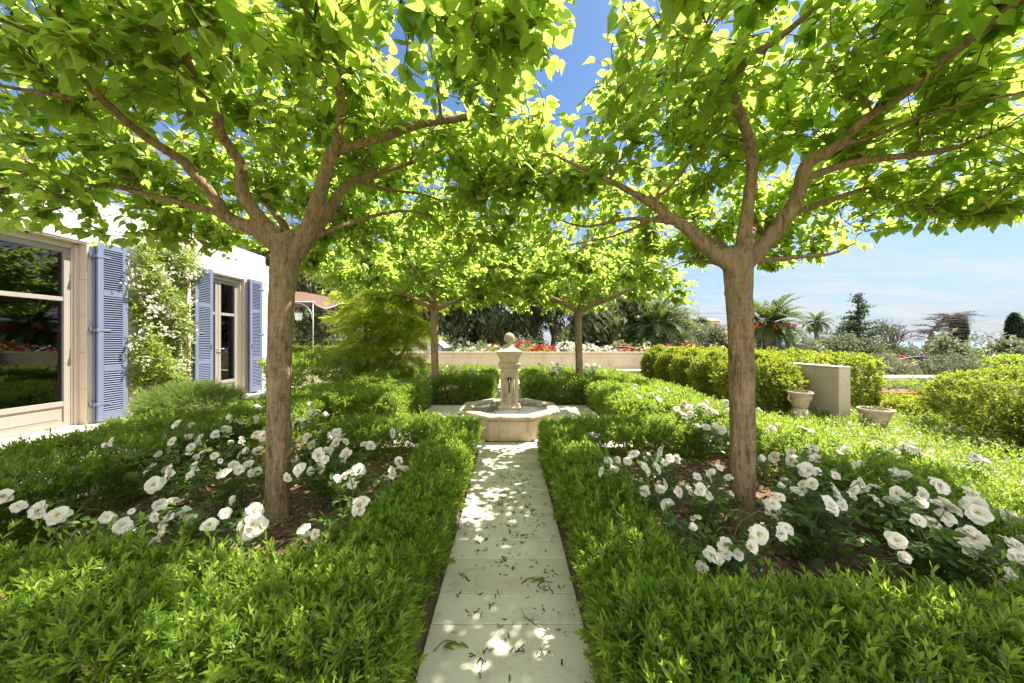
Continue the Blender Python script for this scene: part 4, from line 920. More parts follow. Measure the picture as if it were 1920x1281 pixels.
for k in range(9):
    y0 = 5.95+rg.normal(0,.08); mb.tube([(HX+.08,y0,0),(HX+.06,y0+rg.normal(0,.12),.6),(HX+.07,y0+rg.normal(0,.3),1.4),(HX+.09,6.1+rg.normal(0,.45),2.3),(HX+.09,6.1+rg.normal(0,.5),2.8)], [.022,.016,.012,.008,.004], 6)
mb.build('stems', M['grey_twig'], cr, True)

# awning beyond the house corner
aw = root('awning', (-7.4, 12, 0), 'rust striped canvas awning on a curved white steel frame beyond the house', 'awning')
m, nt, b = newmat('striped_canvas'); w = N(nt, 'ShaderNodeTexWave'); w.inputs['Scale'].default_value = 6; nt.links.new(objco(nt), w.inputs['Vector']); nt.links.new(ramp(nt, w.outputs['Fac'], [(.45,(.085,.045,.026)),(.55,(.135,.08,.05))]), b.inputs['Base Color']); b.inputs['Roughness'].default_value = .9
cx0, cx1 = -9.6, -6.75
mb = MB(); g = 12; xs_ = np.linspace(cx0, cx1, g); prof = [(11.6,2.62),(12.0,2.70),(12.6,2.86),(13.4,3.1),(14.2,3.4)]
V = [(x, y, z - .10*math.sin(math.pi*(x-cx0)/(cx1-cx0)) - (.45*min(1,(y-11.6)/.9)*max(0,(x-(cx1-1.8))/1.8)**1.3 if y > 11.9 else 0)) for y, z in prof for x in xs_]
V += [(x, y, z+.006) for x, y, z in V]; q = len(prof)*g
fs = [(j*g+i, j*g+i+1, (j+1)*g+i+1, (j+1)*g+i) for j in range(len(prof)-1) for i in range(g-1)]; mb.add(V, fs + [tuple(a+q for a in f[::-1]) for f in fs])
mb.add([(x, 11.6, 2.62 - .10*math.sin(math.pi*(x-cx0)/(cx1-cx0)) - dz) for dz in (0,.16) for x in xs_] , [(i, i+1, g+i+1, g+i) for i in range(g-1)])
mb.build('canvas', m, aw, True)
mb = MB(); mb.tube([(cx0,11.6,2.63),(cx1+.12,11.6,2.60)], .022, 8, sub=1); mb.tube([(cx1,14.2,2.97),(cx1,12.8,2.52),(cx1,12.1,2.50),(cx1+.06,11.6,2.6)], .02, 8); mb.tube([(cx1+.08,11.6,2.6),(cx1+.08,11.6,-.1)], .013, 8, sub=1); mb.tube([(cx0,11.6,2.6),(cx0,11.6,-.1)], .022, 8, sub=1)
mb.tube([(cx1-.55,11.6,2.58),(cx1-.25,11.6,2.52),(cx1-.02,11.6,2.30),(cx1+.06,11.6,2.0)], .016, 8); mb.build('steel_frame', M['zinc'], aw, True)
ln = root('lantern', (-7.35, 11.9, 0), 'white glass lantern hanging under the awning', 'lantern')
mb = MB(); mb.lathe([(.11,2.0),(.14,2.25)], 6, 0, (-7.35,11.9)); m2, nt, b = newmat('frosted_glass'); b.inputs['Base Color'].default_value = (.75,.78,.76,1); b.inputs['Roughness'].default_value = .3; mb.build('glass_body', m2, ln)
mb = MB(); mb.lathe([(.16,2.251),(.05,2.36),(.02,2.40)], 6, 0, (-7.35,11.9)); mb.tube([(-7.35,11.9,2.4),(-7.35,11.9,2.58)], .006, 6, sub=1); mb.build('cap', M['zinc'], ln)
sh = root('garden_shed', (-3.1, 16.5, -1.3), 'small grey wooden shed with a pitched roof behind the cream wall', 'shed')
mb = MB(); sx0, sx1, sy0, sy1, zb, ze, zr = -4.5, -3.15, 15.8, 17.4, -1.5, 1.0, 1.55; xm = (sx0+sx1)/2
mb.add([(sx0,sy0,zb),(sx1,sy0,zb),(sx1,sy0,ze),(xm,sy0,zr),(sx0,sy0,ze),(sx0,sy1,zb),(sx1,sy1,zb),(sx1,sy1,ze),(xm,sy1,zr),(sx0,sy1,ze)], [(0,1,2,3,4),(9,8,7,6,5),(1,6,7,2),(5,0,4,9)]); mb.build('boards', M['greywood'], sh)
mb = MB()
for (xa, xb) in ((sx0-.12, xm), (sx1+.12, xm)):
    za, zb2 = ze-.04, zr+.03; mb.add([(xa,sy0-.1,za),(xb,sy0-.1,zb2),(xb,sy1+.1,zb2),(xa,sy1+.1,za),(xa,sy0-.1,za+.06),(xb,sy0-.1,zb2+.06),(xb,sy1+.1,zb2+.06),(xa,sy1+.1,za+.06)], np.array([(0,1,2,3),(7,6,5,4),(0,4,5,1),(1,5,6,2),(2,6,7,3),(3,7,4,0)]))
mb.build('roof', M['greywood'], sh)

# ================================================================== MULBERRY TREES
def mulberry(base, trunk, limbs, crownR, nsh, label, near=True, zlo=2.12, zhi=3.15, seed=0, leaf_s=(.052,.115), hide=None):
    r = np.random.default_rng(seed); o = root('mulberry_tree', (base[0], base[1], .04), label, 'tree', 'umbrella-shaped mulberry trees')
    mb = MB(); nodes, nd, nr = [], [], []
    tp, trd = trunk; trd = [v*.86 for v in trd]; trd[0] *= 1.22; mb.tube(tp, trd, 18, noise=.02, sub=4)
    for pts, rad in limbs:
        pts = np.array(pts, float); n = len(pts); jit = r.normal(0, .012, pts.shape); jit[0] = 0; pts = pts + jit
        rads = np.interp(np.linspace(0, 1, n), np.linspace(0, 1, len(rad)), rad)*.84
        mb.tube(pts, rads, 10, noise=.05, sub=4); q, qr = spline(pts, rads, 4); T = nrm(np.gradient(q, axis=0))
        for k in range(2, len(q)): nodes.append(q[k]); nd.append(T[k]); nr.append(qr[k])
        for k in range(3, len(q), 5):      # knots and old pruning stubs
            if near and r.random() < .55:
                d = nrm(np.cross(T[k], r.normal(size=3))); mb.tube([q[k], q[k]+d*qr[k]*1.1, q[k]+d*qr[k]*1.5], [qr[k]*.7, qr[k]*.5, qr[k]*.28], 7, sub=1)
    top = np.array(tp[-1])
    for k in range(9 if near else 0):
        z = r.uniform(.45, 1.85); a = r.uniform(0, 6.28); q = np.array([np.interp(z, [v[2] for v in tp], [v[0] for v in tp]), tp[0][1], z]); d = np.array([math.cos(a), math.sin(a), .15]); rr = np.interp(z, [v[2] for v in tp], trd); w_ = r.uniform(.014, .03)
        mb.tube([q + d*(rr - .03), q + d*(rr + .004), q + d*(rr + .010)], [w_*1.6, w_*1.15, w_*.5], 9, sub=1)
    for k in range(9):
        a = r.uniform(0, 6.28); d = np.array([math.cos(a), math.sin(a), r.uniform(-.2,.7)]); rr = trd[-1]
        mb.tube([top - [0,0,.04*r.random()], top + d*rr*1.05, top + d*rr*1.25], [rr*.6, rr*.42, rr*.22], 8, sub=1)
    t = mb.build('trunk', M['bark'], o, True)
    if near:
        rm = t.modifiers.new('Remesh', 'REMESH'); rm.mode = 'VOXEL'; rm.voxel_size = .011; rm.use_smooth_shade = True
        sm = t.modifiers.new('Smooth', 'SMOOTH'); sm.factor = .5; sm.iterations = 5
    # secondary branches reach for points spread through the crown
    n = 230 if near else 120
    ang = r.uniform(0, 2*math.pi, n); rad = crownR*np.sqrt(r.uniform(.02, 1, n)); f = r.random(n)
    inn = np.cos(ang)*(-1 if base[0] > 0 else 1); ca = np.clip(.85+.9*np.sin(ang), 0, 1)*np.where((inn > .3) & (np.sin(ang) < .6), .15, 1); dr_ = smooth01((rad/crownR-.62)/.38)*(ca if near else .8)
    low = zlo + (.42 if near else .2)*(1-dr_) + .12*np.exp(-(rad/.5)**2); hi = zhi - .55*(rad/crownR)**2.5 - .0
    tg = np.stack([base[0]+rad*np.cos(ang), base[1]+rad*np.sin(ang), low + f*(hi-low)], 1)
    if near:
        m2 = 46; a2 = r.uniform(0, 6.28, m2); q2 = .85*np.sqrt(r.random(m2)); tg = np.vstack([tg, np.stack([base[0]+q2*np.cos(a2), base[1]+q2*np.sin(a2), r.uniform(zlo+.62, zhi, m2)], 1)])
    if near:
        m3 = 62; a3 = r.normal(0, .75, m3) + (math.pi if base[0] < 0 else 0); q3 = crownR*r.uniform(.6, 1.08, m3); tg = np.vstack([tg, np.stack([base[0]+q3*np.cos(a3), base[1]+q3*np.sin(a3), zlo + r.uniform(.12 if base[0] < 0 else -.05, .55, m3)], 1)])
    if near: tg = tg[~((tg[:,1] < base[1]+.35) & ((tg[:,0] > .22) if base[0] < 0 else (tg[:,0] < .55)))]
    if hide is not None: tg = tg[hide(tg)]
    nodes = np.array(nodes); nd = np.array(nd); nr = np.array(nr); order = np.argsort(np.linalg.norm(tg-top, axis=1)); br = MB(); SP, SD = [], []
    for i in order:
        p = tg[i]; v = p - nodes; D = np.linalg.norm(v, axis=1); bad = (np.sum(v*nd, 1)/np.maximum(D, 1e-6) < -.2)*.6; j = np.argmin(D + bad + .25*np.maximum(0, nodes[:,2]-p[2]))
        a, d, L = nodes[j], nd[j], D[j]
        if L < .06: continue
        c = a + d*L*.45 + r.normal(0, .05*L, 3); tt = np.linspace(0, 1, 7)[:, None]; q = (1-tt)**2*a + 2*tt*(1-tt)*c + tt**2*p
        q[1:-1] += r.normal(0, .018*min(L, 1), (5, 3)); ra = min(nr[j]*.62, .007 + .011*L); rds = np.linspace(ra, .0035, 7)
        br.tube(q, rds, 6, sub=2); T = nrm(np.gradient(q, axis=0))
        nodes = np.vstack([nodes, q[2:]]); nd = np.vstack([nd, T[2:]]); nr = np.concatenate([nr, rds[2:]])
        for k in range(2, 7): SP.append(q[k]); SD.append(T[k])
    SP = np.array(SP); SD = np.array(SD); lf = [[], [], [], [], []]
    wt = 1/np.array([.25 + np.sum(np.sum((SP - q)**2, 1) < .09) for q in SP]); pick = r.choice(len(SP), nsh, p=wt/wt.sum())
    for k in pick:
        p, d0 = SP[k], SD[k]; out = np.array([p[0]-base[0], p[1]-base[1], 0])/crownR
        d = nrm(d0*.5 + out*.5 + r.normal(0, .55, 3) + [0, 0, .30]); L = r.uniform(.18, .5)
        e = p + d*L
        if e[2] > zhi + .12: e[2] = zhi + .12
        ra_ = math.hypot(e[0]-base[0], e[1]-base[1])/crownR; sa_ = (e[1]-base[1])/max(.05, math.hypot(e[0]-base[0], e[1]-base[1]))
        lo_ = zlo + ((.36*(1-float(smooth01((ra_-.62)/.38))*min(1,max(0,.85+.9*sa_)))) if near else .0)
        if near and (e[1] < base[1]+.4) and ((e[0] > .30) if base[0] < 0 else (e[0] < .48)): continue
        if near and sa_ < .6 and (e[0]-base[0])*(1 if base[0] < 0 else -1) > .3: lo_ = zlo + .32
        if e[2] < lo_: e[2] = lo_ + .08*r.random()
        m_ = (p+e)/2 + r.normal(0, .02, 3) + [0,0,.03]
        br.tube([p, m_, e], [.004, .003, .0014], 4, sub=2); nl = int(r.integers(6, 11))
        for t_ in np.linspace(.12, 1, nl):
            q = (1-t_)**2*p + 2*t_*(1-t_)*m_ + t_**2*e; a = r.uniform(0, 6.28); s = (leaf_s[0] + (leaf_s[1]-leaf_s[0])*r.beta(1.6, 2.0))*(1 - .3*(t_ > .9))
            hd = nrm(np.array([math.cos(a), math.sin(a), 0])*.8 + d*.5 + out*.4 + [0, 0, r.uniform(-.9, .15)])
            nn = np.array([0, 0, 1.]) + hd*[1,1,0]*.35 + r.normal(0, .38, 3)
            pet = q + hd*s*.25 - [0, 0, .01]
            lf[r.integers(0, 5)].append((pet, hd, nn, s, r.normal(.45, .2) + .18*(t_ > .8)))
    mb = MB()
    for i in range(5):
        if not lf[i]: continue
        A = lf[i]; scatter(mb, MUL[i], frame(np.array([x[1] for x in A]), np.array([x[2] for x in A])), np.array([x[0] for x in A]), np.array([x[3] for x in A]), np.clip([x[4] for x in A], 0, 1))
    mb.build('crown', M['mulberry'], o, True); br.build('branches', M['bark'], o, True)
    return o
def pl(*q): return [P(*a) for a in q]
TL = pl((519,990,2.33),(520,940,2.33),(522,800,2.33),(525,640,2.33),(530,540,2.33),(535,490,2.33),(540,455,2.33)); TL[0][2] = -.03
mulberry((-1.575,2.33), (TL, [.098,.086,.083,.086,.092,.105,.10]), [
  (pl((540,480,2.33),(488,434,2.30),(430,404,2.25),(395,375,2.2),(372,330,2.15),(345,302,2.1),(260,250,1.95),(170,170,1.75),(95,90,1.6),(0,40,1.5)), [.075,.06,.05,.042,.04,.036,.03,.024,.018,.013]),
  (pl((480,430,2.33),(400,398,2.5),(300,372,2.6),(200,345,2.6),(120,325,2.6),(0,280,2.6)), [.035,.03,.026,.02,.013]),
  (pl((535,480,2.33),(497,428,2.3),(470,380,2.25),(450,342,2.2),(452,308,2.15),(425,255,2.05),(398,200,1.95),(370,160,1.85),(345,100,1.7),(270,50,1.6),(195,0,1.5)), [.07,.058,.05,.043,.038,.034,.031,.029,.027,.022,.016]),
  (pl((552,480,2.33),(583,402,2.3),(612,330,2.25),(632,262,2.2),(640,195,2.1),(620,125,2.0),(582,60,1.9),(545,-10,1.8)), [.075,.064,.05,.042,.034,.03,.026,.02]),
  (pl((622,285,2.23),(700,262,2.3),(790,240,2.4),(870,215,2.45),(950,190,2.5)), [.038,.036,.034,.031,.024]),
  (pl((828,226,2.42),(822,150,2.3),(812,80,2.2),(808,-10,2.1)), [.02,.019,.018,.016]), (pl((795,235,2.4),(765,190,2.35),(735,150,2.3),(700,130,2.2)), [.014,.013,.011,.008]),
  (pl((565,470,2.36),(612,387,2.45),(645,347,2.55),(685,326,2.65),(760,310,2.8),(830,282,2.95),(920,250,3.1)), [.055,.046,.038,.028,.024,.02,.012]),
  (pl((660,336,2.6),(720,356,2.8),(800,370,3.1),(870,400,3.4)), [.022,.02,.016,.01]), (pl((575,450,2.36),(650,421,2.5),(730,401,2.8),(790,406,3.1),(845,440,3.4)), [.03,.022,.019,.015,.009]),
  (pl((548,460,2.4),(530,412,2.7),(500,382,3.1),(480,370,3.7)), [.05,.036,.025,.014]), (pl((560,455,2.4),(600,420,2.8),(640,405,3.3)), [.04,.028,.014]),
  (pl((140,185,1.7),(60,178,1.65),(-40,165,1.6)), [.018,.015,.01])],
  2.15, 2850, 'mulberry tree with a flat umbrella crown in the left front rose bed', seed=3)
TR = pl((1392,1005,2.23),(1391,950,2.23),(1392,800,2.23),(1389,640,2.23),(1386,560,2.23),(1384,510,2.23),(1384,475,2.23)); TR[0][2] = -.03
mulberry((1.52,2.23), (TR, [.096,.086,.084,.086,.09,.10,.095]), [
  (pl((1375,500,2.23),(1330,467,2.25),(1290,433,2.3),(1247,400,2.35),(1218,375,2.4),(1185,355,2.45),(1130,330,2.5),(1060,300,2.6),(1035,282,2.65)), [.065,.055,.046,.04,.036,.028,.022,.017,.012]),
  (pl((1222,378,2.4),(1255,345,2.35),(1290,312,2.3),(1330,260,2.2)), [.02,.018,.014,.009]), (pl((1265,418,2.33),(1180,414,2.6),(1100,425,2.9),(1045,412,3.1)), [.022,.02,.017,.011]),
  (pl((1245,402,2.4),(1150,440,2.7),(1040,462,3.1)), [.018,.015,.009]),
  (pl((1388,500,2.23),(1397,430,2.23),(1405,380,2.22),(1410,325,2.2),(1408,295,2.17),(1394,240,2.1),(1376,192,2.05),(1370,158,2.0),(1400,118,1.9),(1460,70,1.8),(1535,5,1.65)), [.06,.05,.045,.042,.043,.038,.034,.031,.028,.024,.018]),
  (pl((1396,495,2.23),(1445,435,2.2),(1488,370,2.15),(1512,315,2.1),(1560,282,2.05),(1620,228,1.95),(1700,165,1.85),(1800,90,1.7),(1910,15,1.55)), [.07,.058,.05,.044,.038,.033,.031,.028,.026]),
  (pl((1500,338,2.12),(1600,308,2.1),(1700,295,2.1),(1790,275,2.1),(1860,255,2.1)), [.03,.028,.026,.023,.015]), (pl((1425,465,2.25),(1485,407,2.4),(1560,372,2.5),(1650,355,2.6),(1720,345,2.7)), [.04,.032,.025,.02,.012]),
  (pl((1405,492,2.25),(1500,486,2.3),(1560,475,2.35),(1605,458,2.4)), [.028,.02,.016,.01]), (pl((1360,495,2.25),(1290,492,2.4),(1235,508,2.6)), [.024,.013,.008]),
  (pl((1386,490,2.3),(1400,445,2.7),(1420,422,3.2),(1430,412,3.7)), [.05,.036,.025,.012]), (pl((1380,490,2.3),(1350,450,2.8),(1310,435,3.4)), [.04,.028,.012]),
  (pl((1565,280,2.05),(1640,262,1.9),(1730,215,1.7),(1850,185,1.55)), [.02,.017,.014,.01])],
  2.05, 2250, 'mulberry tree with a flat umbrella crown in the right front rose bed', seed=5)
def far_tree(bx, by, fz, seed, label, R, n=1400):
    r = np.random.default_rng(seed); tp = [np.array([bx,by,-.03]), np.array([bx+.01,by,.5]), np.array([bx-.01,by,1.3]), np.array([bx,by,fz])]; L = []
    for k in range(7):
        a = 2*math.pi*k/7 + r.normal(0,.25); d = np.array([math.cos(a), math.sin(a), 0]); e = r.uniform(.35,.65)
        pts = [np.array([bx,by,fz-.05]), np.array([bx,by,fz+.12]) + d*.3, np.array([bx,by,fz+.30*e+.15]) + d*.75, np.array([bx,by,fz+.35*e+.35]) + d*1.3, np.array([bx,by,fz+.9*e+.15])+d*1.75]
        L.append((pts, [.06,.045,.033,.022,.01]))
    return mulberry((bx,by), (tp, [.10,.088,.085,.095]), L, R, n, label, near=False, zlo=fz+.14, zhi=3.3, seed=seed, leaf_s=(.08,.14))
far_tree(-1.55, 7.1, 1.95, 21, 'smaller-looking mulberry tree beyond the fountain on its left', 2.1)
far_tree(1.52, 7.45, 1.93, 22, 'smaller-looking mulberry tree beyond the fountain on its right', 2.1)

# ================================================================== TREES AND SHRUBS BEHIND
def ground_z(x, y): return float(gz(x, y))
# feathery tree: pinnate sprays hanging in tiers
def pinnate(seed):
    r = np.random.default_rng(seed); t = TPL()
    for k in range(9):
        y = (k+1)/9.5
        for s in (-1, 1):
            d = np.array([s*.8, .6, r.normal(-.15,.1)]); t.put(LANC_F, frame(d[None], np.array([[0,0,1.]])+r.normal(0,.15,(1,3)))[0]*.30*(1-.3*abs(y-.5)), np.array([0,y,-.25*y*y]), 0, r.normal(0,.1))
    return t
PIN = [pinnate(i) for i in range(3)]
def feathery(bx, by, label):
    o = root('feathery_tree', (bx, by, 0), label, 'tree'); mb = MB(); st = MB()
    st.tube([(bx,by,-.05),(bx+.02,by,.7),(bx-.04,by,1.5),(bx+.05,by,2.4),(bx,by,3.0)], [.06,.05,.045,.03,.012], 10)
    st.tube([(bx,by,.1),(bx+.9,by+.2,1.0),(bx+1.15,by+.1,2.2),(bx+1.1,by,2.9)], [.045,.04,.03,.012], 8)
    Ts, Ds = [], []
    tiers = [(-.35,-.1,.98,.75,.26),(.45,-.3,.52,.75,.28),(.95,-.2,.78,.6,.30),(.1,.0,1.35,.6,.22),(.75,.0,1.25,.7,.3),(-.15,0,1.95,.8,.35),(.7,-.1,1.85,.9,.35),(1.2,.1,1.45,.55,.4),(.3,0,2.5,1.1,.4),(1.2,.1,2.35,.8,.4),(-.2,-.3,.45,.45,.2),(.3,-.5,.95,.6,.3),(.9,-.4,1.6,.6,.35),(0,-.3,1.65,.6,.3),(.5,-.4,2.2,.8,.35)]
    for (x, y, z, rr, th) in tiers:
        k = int(270*rr*(1+th)); a = rg.uniform(0,6.28,k); q = rr*np.sqrt(rg.random(k))
        p = np.stack([bx+x+q*np.cos(a), by+y+q*np.sin(a)*.8, z + th*(1-(q/rr)**2)*rg.uniform(.2,1,k) - .12*(q/rr)**2], 1); Ts.append(p)
        Ds.append(nrm(np.stack([np.cos(a), np.sin(a), rg.uniform(-.8,.1,k)],1) + rdir(k)*.4))
        st.tube([(bx+.02,by,z-.15),(bx+x*.6,by+y*.6,z+.02),(bx+x,by+y,z+th*.4)], [.02,.014,.005], 6)
    T = np.concatenate(Ts); D = np.concatenate(Ds); k = len(T); j = rg.integers(0,3,k)
    for i in range(3): m_ = j == i; q = m_.sum(); scatter(mb, PIN[i], frame(D[m_], rdir(q)*.75+[0,-.3,.8]), T[m_], rg.uniform(.18,.30,q), np.clip(rg.normal(.42,.2,q) + .35*((T[m_][:,0] < bx-.3) & (T[m_][:,2] > 1.2)), 0, 1))
    mb.build('crown', [M['maple_leaf'], M['twig']], o, True); st.build('trunk', M['dark_bark'], o, True)
feathery(-3.75, 9.0, 'feathery yellow-green tree hanging in tiers left of the far mulberry trunk')

# leaf clump templates for distant crowns
def clump(lf, n, seed, spread=1.0, droop=0.0):
    r = np.random.default_rng(seed); t = TPL()
    for k in range(n):
        p = r.normal(0, .42, 3)*spread; d = nrm(r.normal(size=3) + [0,0,-droop]); t.put(lf, frame(d[None], r.normal(size=(1,3)))[0]*r.uniform(.35,.65), p, 0, r.normal(0,.18))
    return t
CLU_E = [clump(LANC_F, 16, i, 1.0, 1.6) for i in range(3)]
CLU_R = [clump(OVAL_F, 14, i+5) for i in range(3)]
def crown_tree(name, bx, by, htop, blobs, n, tpl, mat, sc, label, group=None, trunk_r=.18, barkm='dark_bark', limbs=7, lo=.1, hi=.85, lean=0.0, cat='tree', inner=.75):
    zb = ground_z(bx, by); o = root(name, (bx, by, zb), label, cat, group); st = MB(); C = np.array(blobs, float)
    topz = C[:,2].max()
    tr = np.array([(bx,by,zb-.1),(bx+lean*.3,by,zb+(topz-zb)*.25),(bx+lean*.7,by,zb+(topz-zb)*.55),(bx+lean,by,topz)])
    st.tube(tr, [trunk_r*1.2,trunk_r,trunk_r*.7,trunk_r*.2], 10, noise=.05)
    for k in range(min(limbs, len(C)*2)):
        c = C[k % len(C)]; f = rg.uniform(.25,.7); a = tr[0]*(1-f) + tr[3]*f; e = c[:3] + rg.normal(0,.3,3)*c[3:]
        st.tube([a, a*.5+e*.5+[0,0,.1*(e[2]-a[2])], e], [trunk_r*.5,trunk_r*.3,trunk_r*.08], 6)
    mb = MB(); i = rg.choice(len(C), n, p=(C[:,3]*C[:,4]+C[:,3]*C[:,5])/(C[:,3]*C[:,4]+C[:,3]*C[:,5]).sum()); d = rdir(n)
    rr = (1 - inner*rg.random(n)**1.5)*(1+.16*np.sin(d[:,0]*6+i*2)*np.sin(d[:,2]*7+i)); p = C[i,:3] + d*C[i,3:]*rr[:,None]
    sp = np.sin(p[:,0]*2.3/sc*.35)+np.sin(p[:,1]*2.1/sc*.35+2)+np.sin(p[:,2]*2.7/sc*.35+1); kp = sp > -1.3; p, d = p[kp], d[kp]; n = len(p); j = rg.integers(0,len(tpl),n)
    rn = np.clip(lo+(hi-lo)*rg.random(n)+.1*sp[kp], 0, 1)
    for a, tp_ in enumerate(tpl): m_ = j == a; k = m_.sum(); scatter(mb, tp_, np.tile(np.eye(3),(k,1,1)) if tp_ in CLU_E else frame(rdir(k), rdir(k)), p[m_], sc*rg.uniform(.7,1.3,k), rn[m_])
    mb.build('crown', [M[mat]], o, False); st.build('trunk', M[barkm], o, True); return o
GE = 'dark evergreen trees behind the cream wall'
EU = [(-16.5,24,'dark evergreen tree far left beside the awning',.0),(-12.2,22,'dark evergreen tree above the grey-green shrub',.3),(-8.6,26,'dark evergreen tree behind the feathery tree',-.3),(-5.0,23,'evergreen with a leaning reddish trunk above the shed',1.1),
      (-2.6,27,'evergreen with a straight bare trunk left of the fountain ball',.3),(.6,24,'evergreen with a visible trunk directly behind the fountain ball',-.2),(3.2,26,'dark evergreen between the fountain and slim mulberry trunk',.4),(5.8,23,'dark drooping evergreen behind the right far mulberry trunk',-.2),(8.9,28,'last dark evergreen, left of the palm',.2)]
for i, (x, y, lab, ln_) in enumerate(EU):
    z0 = ground_z(x, y); hh = rg.uniform(8.5,10.5); bl = []
    for k in range(9):
        a = rg.uniform(0,6.28); q = rg.uniform(.3,2.0); zz = z0 + hh*rg.uniform(.25,.95); bl.append((x+ln_*(zz-z0)/hh+q*math.cos(a), y+q*math.sin(a), zz, rg.uniform(.9,1.6), rg.uniform(.9,1.5), rg.uniform(.8,1.7)))
    crown_tree('evergreen_tree', x, y, hh, bl, 2300, CLU_E, 'dark_leaf', .85, lab, GE, .20, 'dark_bark', 10, .05, .9, ln_)
GU = 'undergrowth shrubs at the foot of the evergreens'
for x, y, h_, r_x, lab, mt in ((-13.5,19,2.4,1.5,'dark shrub at the foot of the evergreens under the awning','dark_leaf'),(-10.2,18.5,2.7,1.4,'dark rounded shrub right of the awning post','dark_leaf'),(-6.4,18.5,2.6,1.3,'dark shrub hidden behind the feathery tree','dark_leaf'),(-4.0,20,2.9,1.4,'grey-green shrub left of the fountain ball','olive_leaf'),(-1.6,17.5,2.35,1.1,'olive-toned shrub beside the garden shed','dark_leaf'),(.9,19,2.7,1.3,'pale green shrub behind the fountain ball','olive_leaf'),(3.5,19.5,2.5,1.5,'dark shrub left of the slim mulberry trunk','dark_leaf'),(6.5,19,2.5,1.4,'dark shrub right of the slim mulberry trunk','dark_leaf')):
    z0 = ground_z(x, y); crown_tree('shrub', x, y, h_, [(x,y,z0+h_*.45,r_x,r_x*.8,h_*.5),(x+.6,y-.2,z0+h_*.35,r_x*.6,.7,h_*.35),(x-.7,y,z0+h_*.3,r_x*.6,.7,h_*.33)], 900, CLU_R, mt, .5, lab, GU, .05, 'dark_bark', 5, .1, .9, cat='shrub')
x, y = -7.2, 13.2
crown_tree('olive_shrub', x, y, 2, [(x,y,1.35,.65,.5,.5),(x+.4,y,1.05,.45,.4,.4),(x-.4,y,1.75,.5,.4,.4),(x+.1,y,2.0,.45,.4,.35)], 620, CLU_R, 'olive_leaf', .28, 'thin grey-green shrub with pale bare stems under the awning', None, .035, 'grey_twig', 8, .2, 1.0, cat='shrub')
# roses along the back wall and on the lower terrace
GR = 'mixed rose bushes behind the cream walls'
ROW = [(-1.6,13.2,1.12,'pale','pale leafy rose bush behind the wall left of the fountain ball'),(-.65,13.0,1.15,'mixed','pink rose bush directly behind the fountain capital'),(.5,13.0,1.30,'pink','tall pink rose bush right of the fountain ball'),(1.35,13.1,1.18,'pink','pink rose bush between the fountain and slim trunk'),(2.2,13.0,1.28,'white','creamy white rose bush left of the slim trunk'),(3.0,13.1,1.2,'white','creamy white rose bush just right of the slim trunk'),(3.75,13.2,1.1,'white','low white rose bush over the middle of the wall'),(4.5,13.3,1.14,'pink','pink rose bush by the left metal arch'),(5.3,13.4,1.12,'mixed','mixed pink rose bush below the palm'),(6.2,13.5,1.2,'pink','red-pink rose bush above the golden bushes'),(7.1,13.6,1.28,'pink','tallest red rose bush left of the right trunk'),(8.1,13.4,1.2,'mixed','pinkish rose bush hidden partly by the right trunk'),
       (8.5,11.6,1.0,'white','white rose bush just right of the right trunk'),(9.3,11.4,.98,'white','white rose bush at the start of the metal arches'),(10.2,11.3,.9,'mixed','sparse rose bush under the metal arch hoop'),(9.2,9.6,.75,'mixed','red and pink rose bush right of the wall end'),(10.3,9.8,.9,'pale','yellowish rose bush between the arches'),(11.8,10.4,.85,'pink','red rose bush by the dark arch post'),(13.4,10.3,.8,'pale','straggly rose bush right of the arch post'),(15.0,10.5,.85,'mixed','rose bush near the right cypress')]
for x, y, ht, kind, lab in ROW:
    z0 = ground_z(x, y); o = root('garden_rose', (x, y, z0), lab, 'rose bush', GR); mb = MB(); h_ = ht - z0
    n = 480; d = rdir(n); rr = rg.random(n)**.5; p = np.array([x, y, z0+h_*.55]) + d*rr[:,None]*[.58,.5,h_*.42]; p[:,2] += .06*np.sin(p[:,0]*9); j = rg.integers(0,3,n)
    for i in range(3): m_ = j == i; k = m_.sum(); scatter(mb, ROSEL[i], frame(rdir(k), rdir(k)*.6+[0,0,1]), p[m_], rg.uniform(.14,.22,k), np.clip(rg.uniform(.2,1,k) + (.3 if kind == 'pale' else 0),0,1))
    mb.build('foliage', [M['olive_leaf'] if kind in ('pale','white') else M['hedge'], M['twig']], o); st = MB()
    for k in range(5):
        a = k*1.26; st.tube([(x+.05*math.cos(a),y+.05*math.sin(a),z0-.03),(x+.2*math.cos(a),y+.2*math.sin(a),z0+h_*.5),(x+.4*math.cos(a),y+.35*math.sin(a),z0+h_*.85)],[.012,.008,.004],5,sub=1)
    st.build('stems', M['brown_twig'], o)
    nb = {'pale':14,'mixed':36,'pink':48,'white':70}[kind]; d = rdir(nb); d[:,2] = np.abs(d[:,2])*.9; d[:,1] = -np.abs(d[:,1]); p = np.array([x, y, z0+h_*.57]) + d*[.58,.5,h_*.45]
    bl = MB()
    for q in p:
        c = 0 if kind in ('white','pale') or (kind == 'mixed' and rg.random() < .45) else (2 if rg.random() < .25 else 1)
        k0 = len(bl.G); scatter(bl, SMALLF, frame(rdir(1), rdir(1)), q[None], rg.uniform(.10,.16), rg.uniform(.2,.8)); bl.G[k0:] = [(g, c) for g, _ in bl.G[k0:]]
    bl.build('blossoms', [M['petal'], M['pink'], M['red']], o)['kind'] = 'stuff'
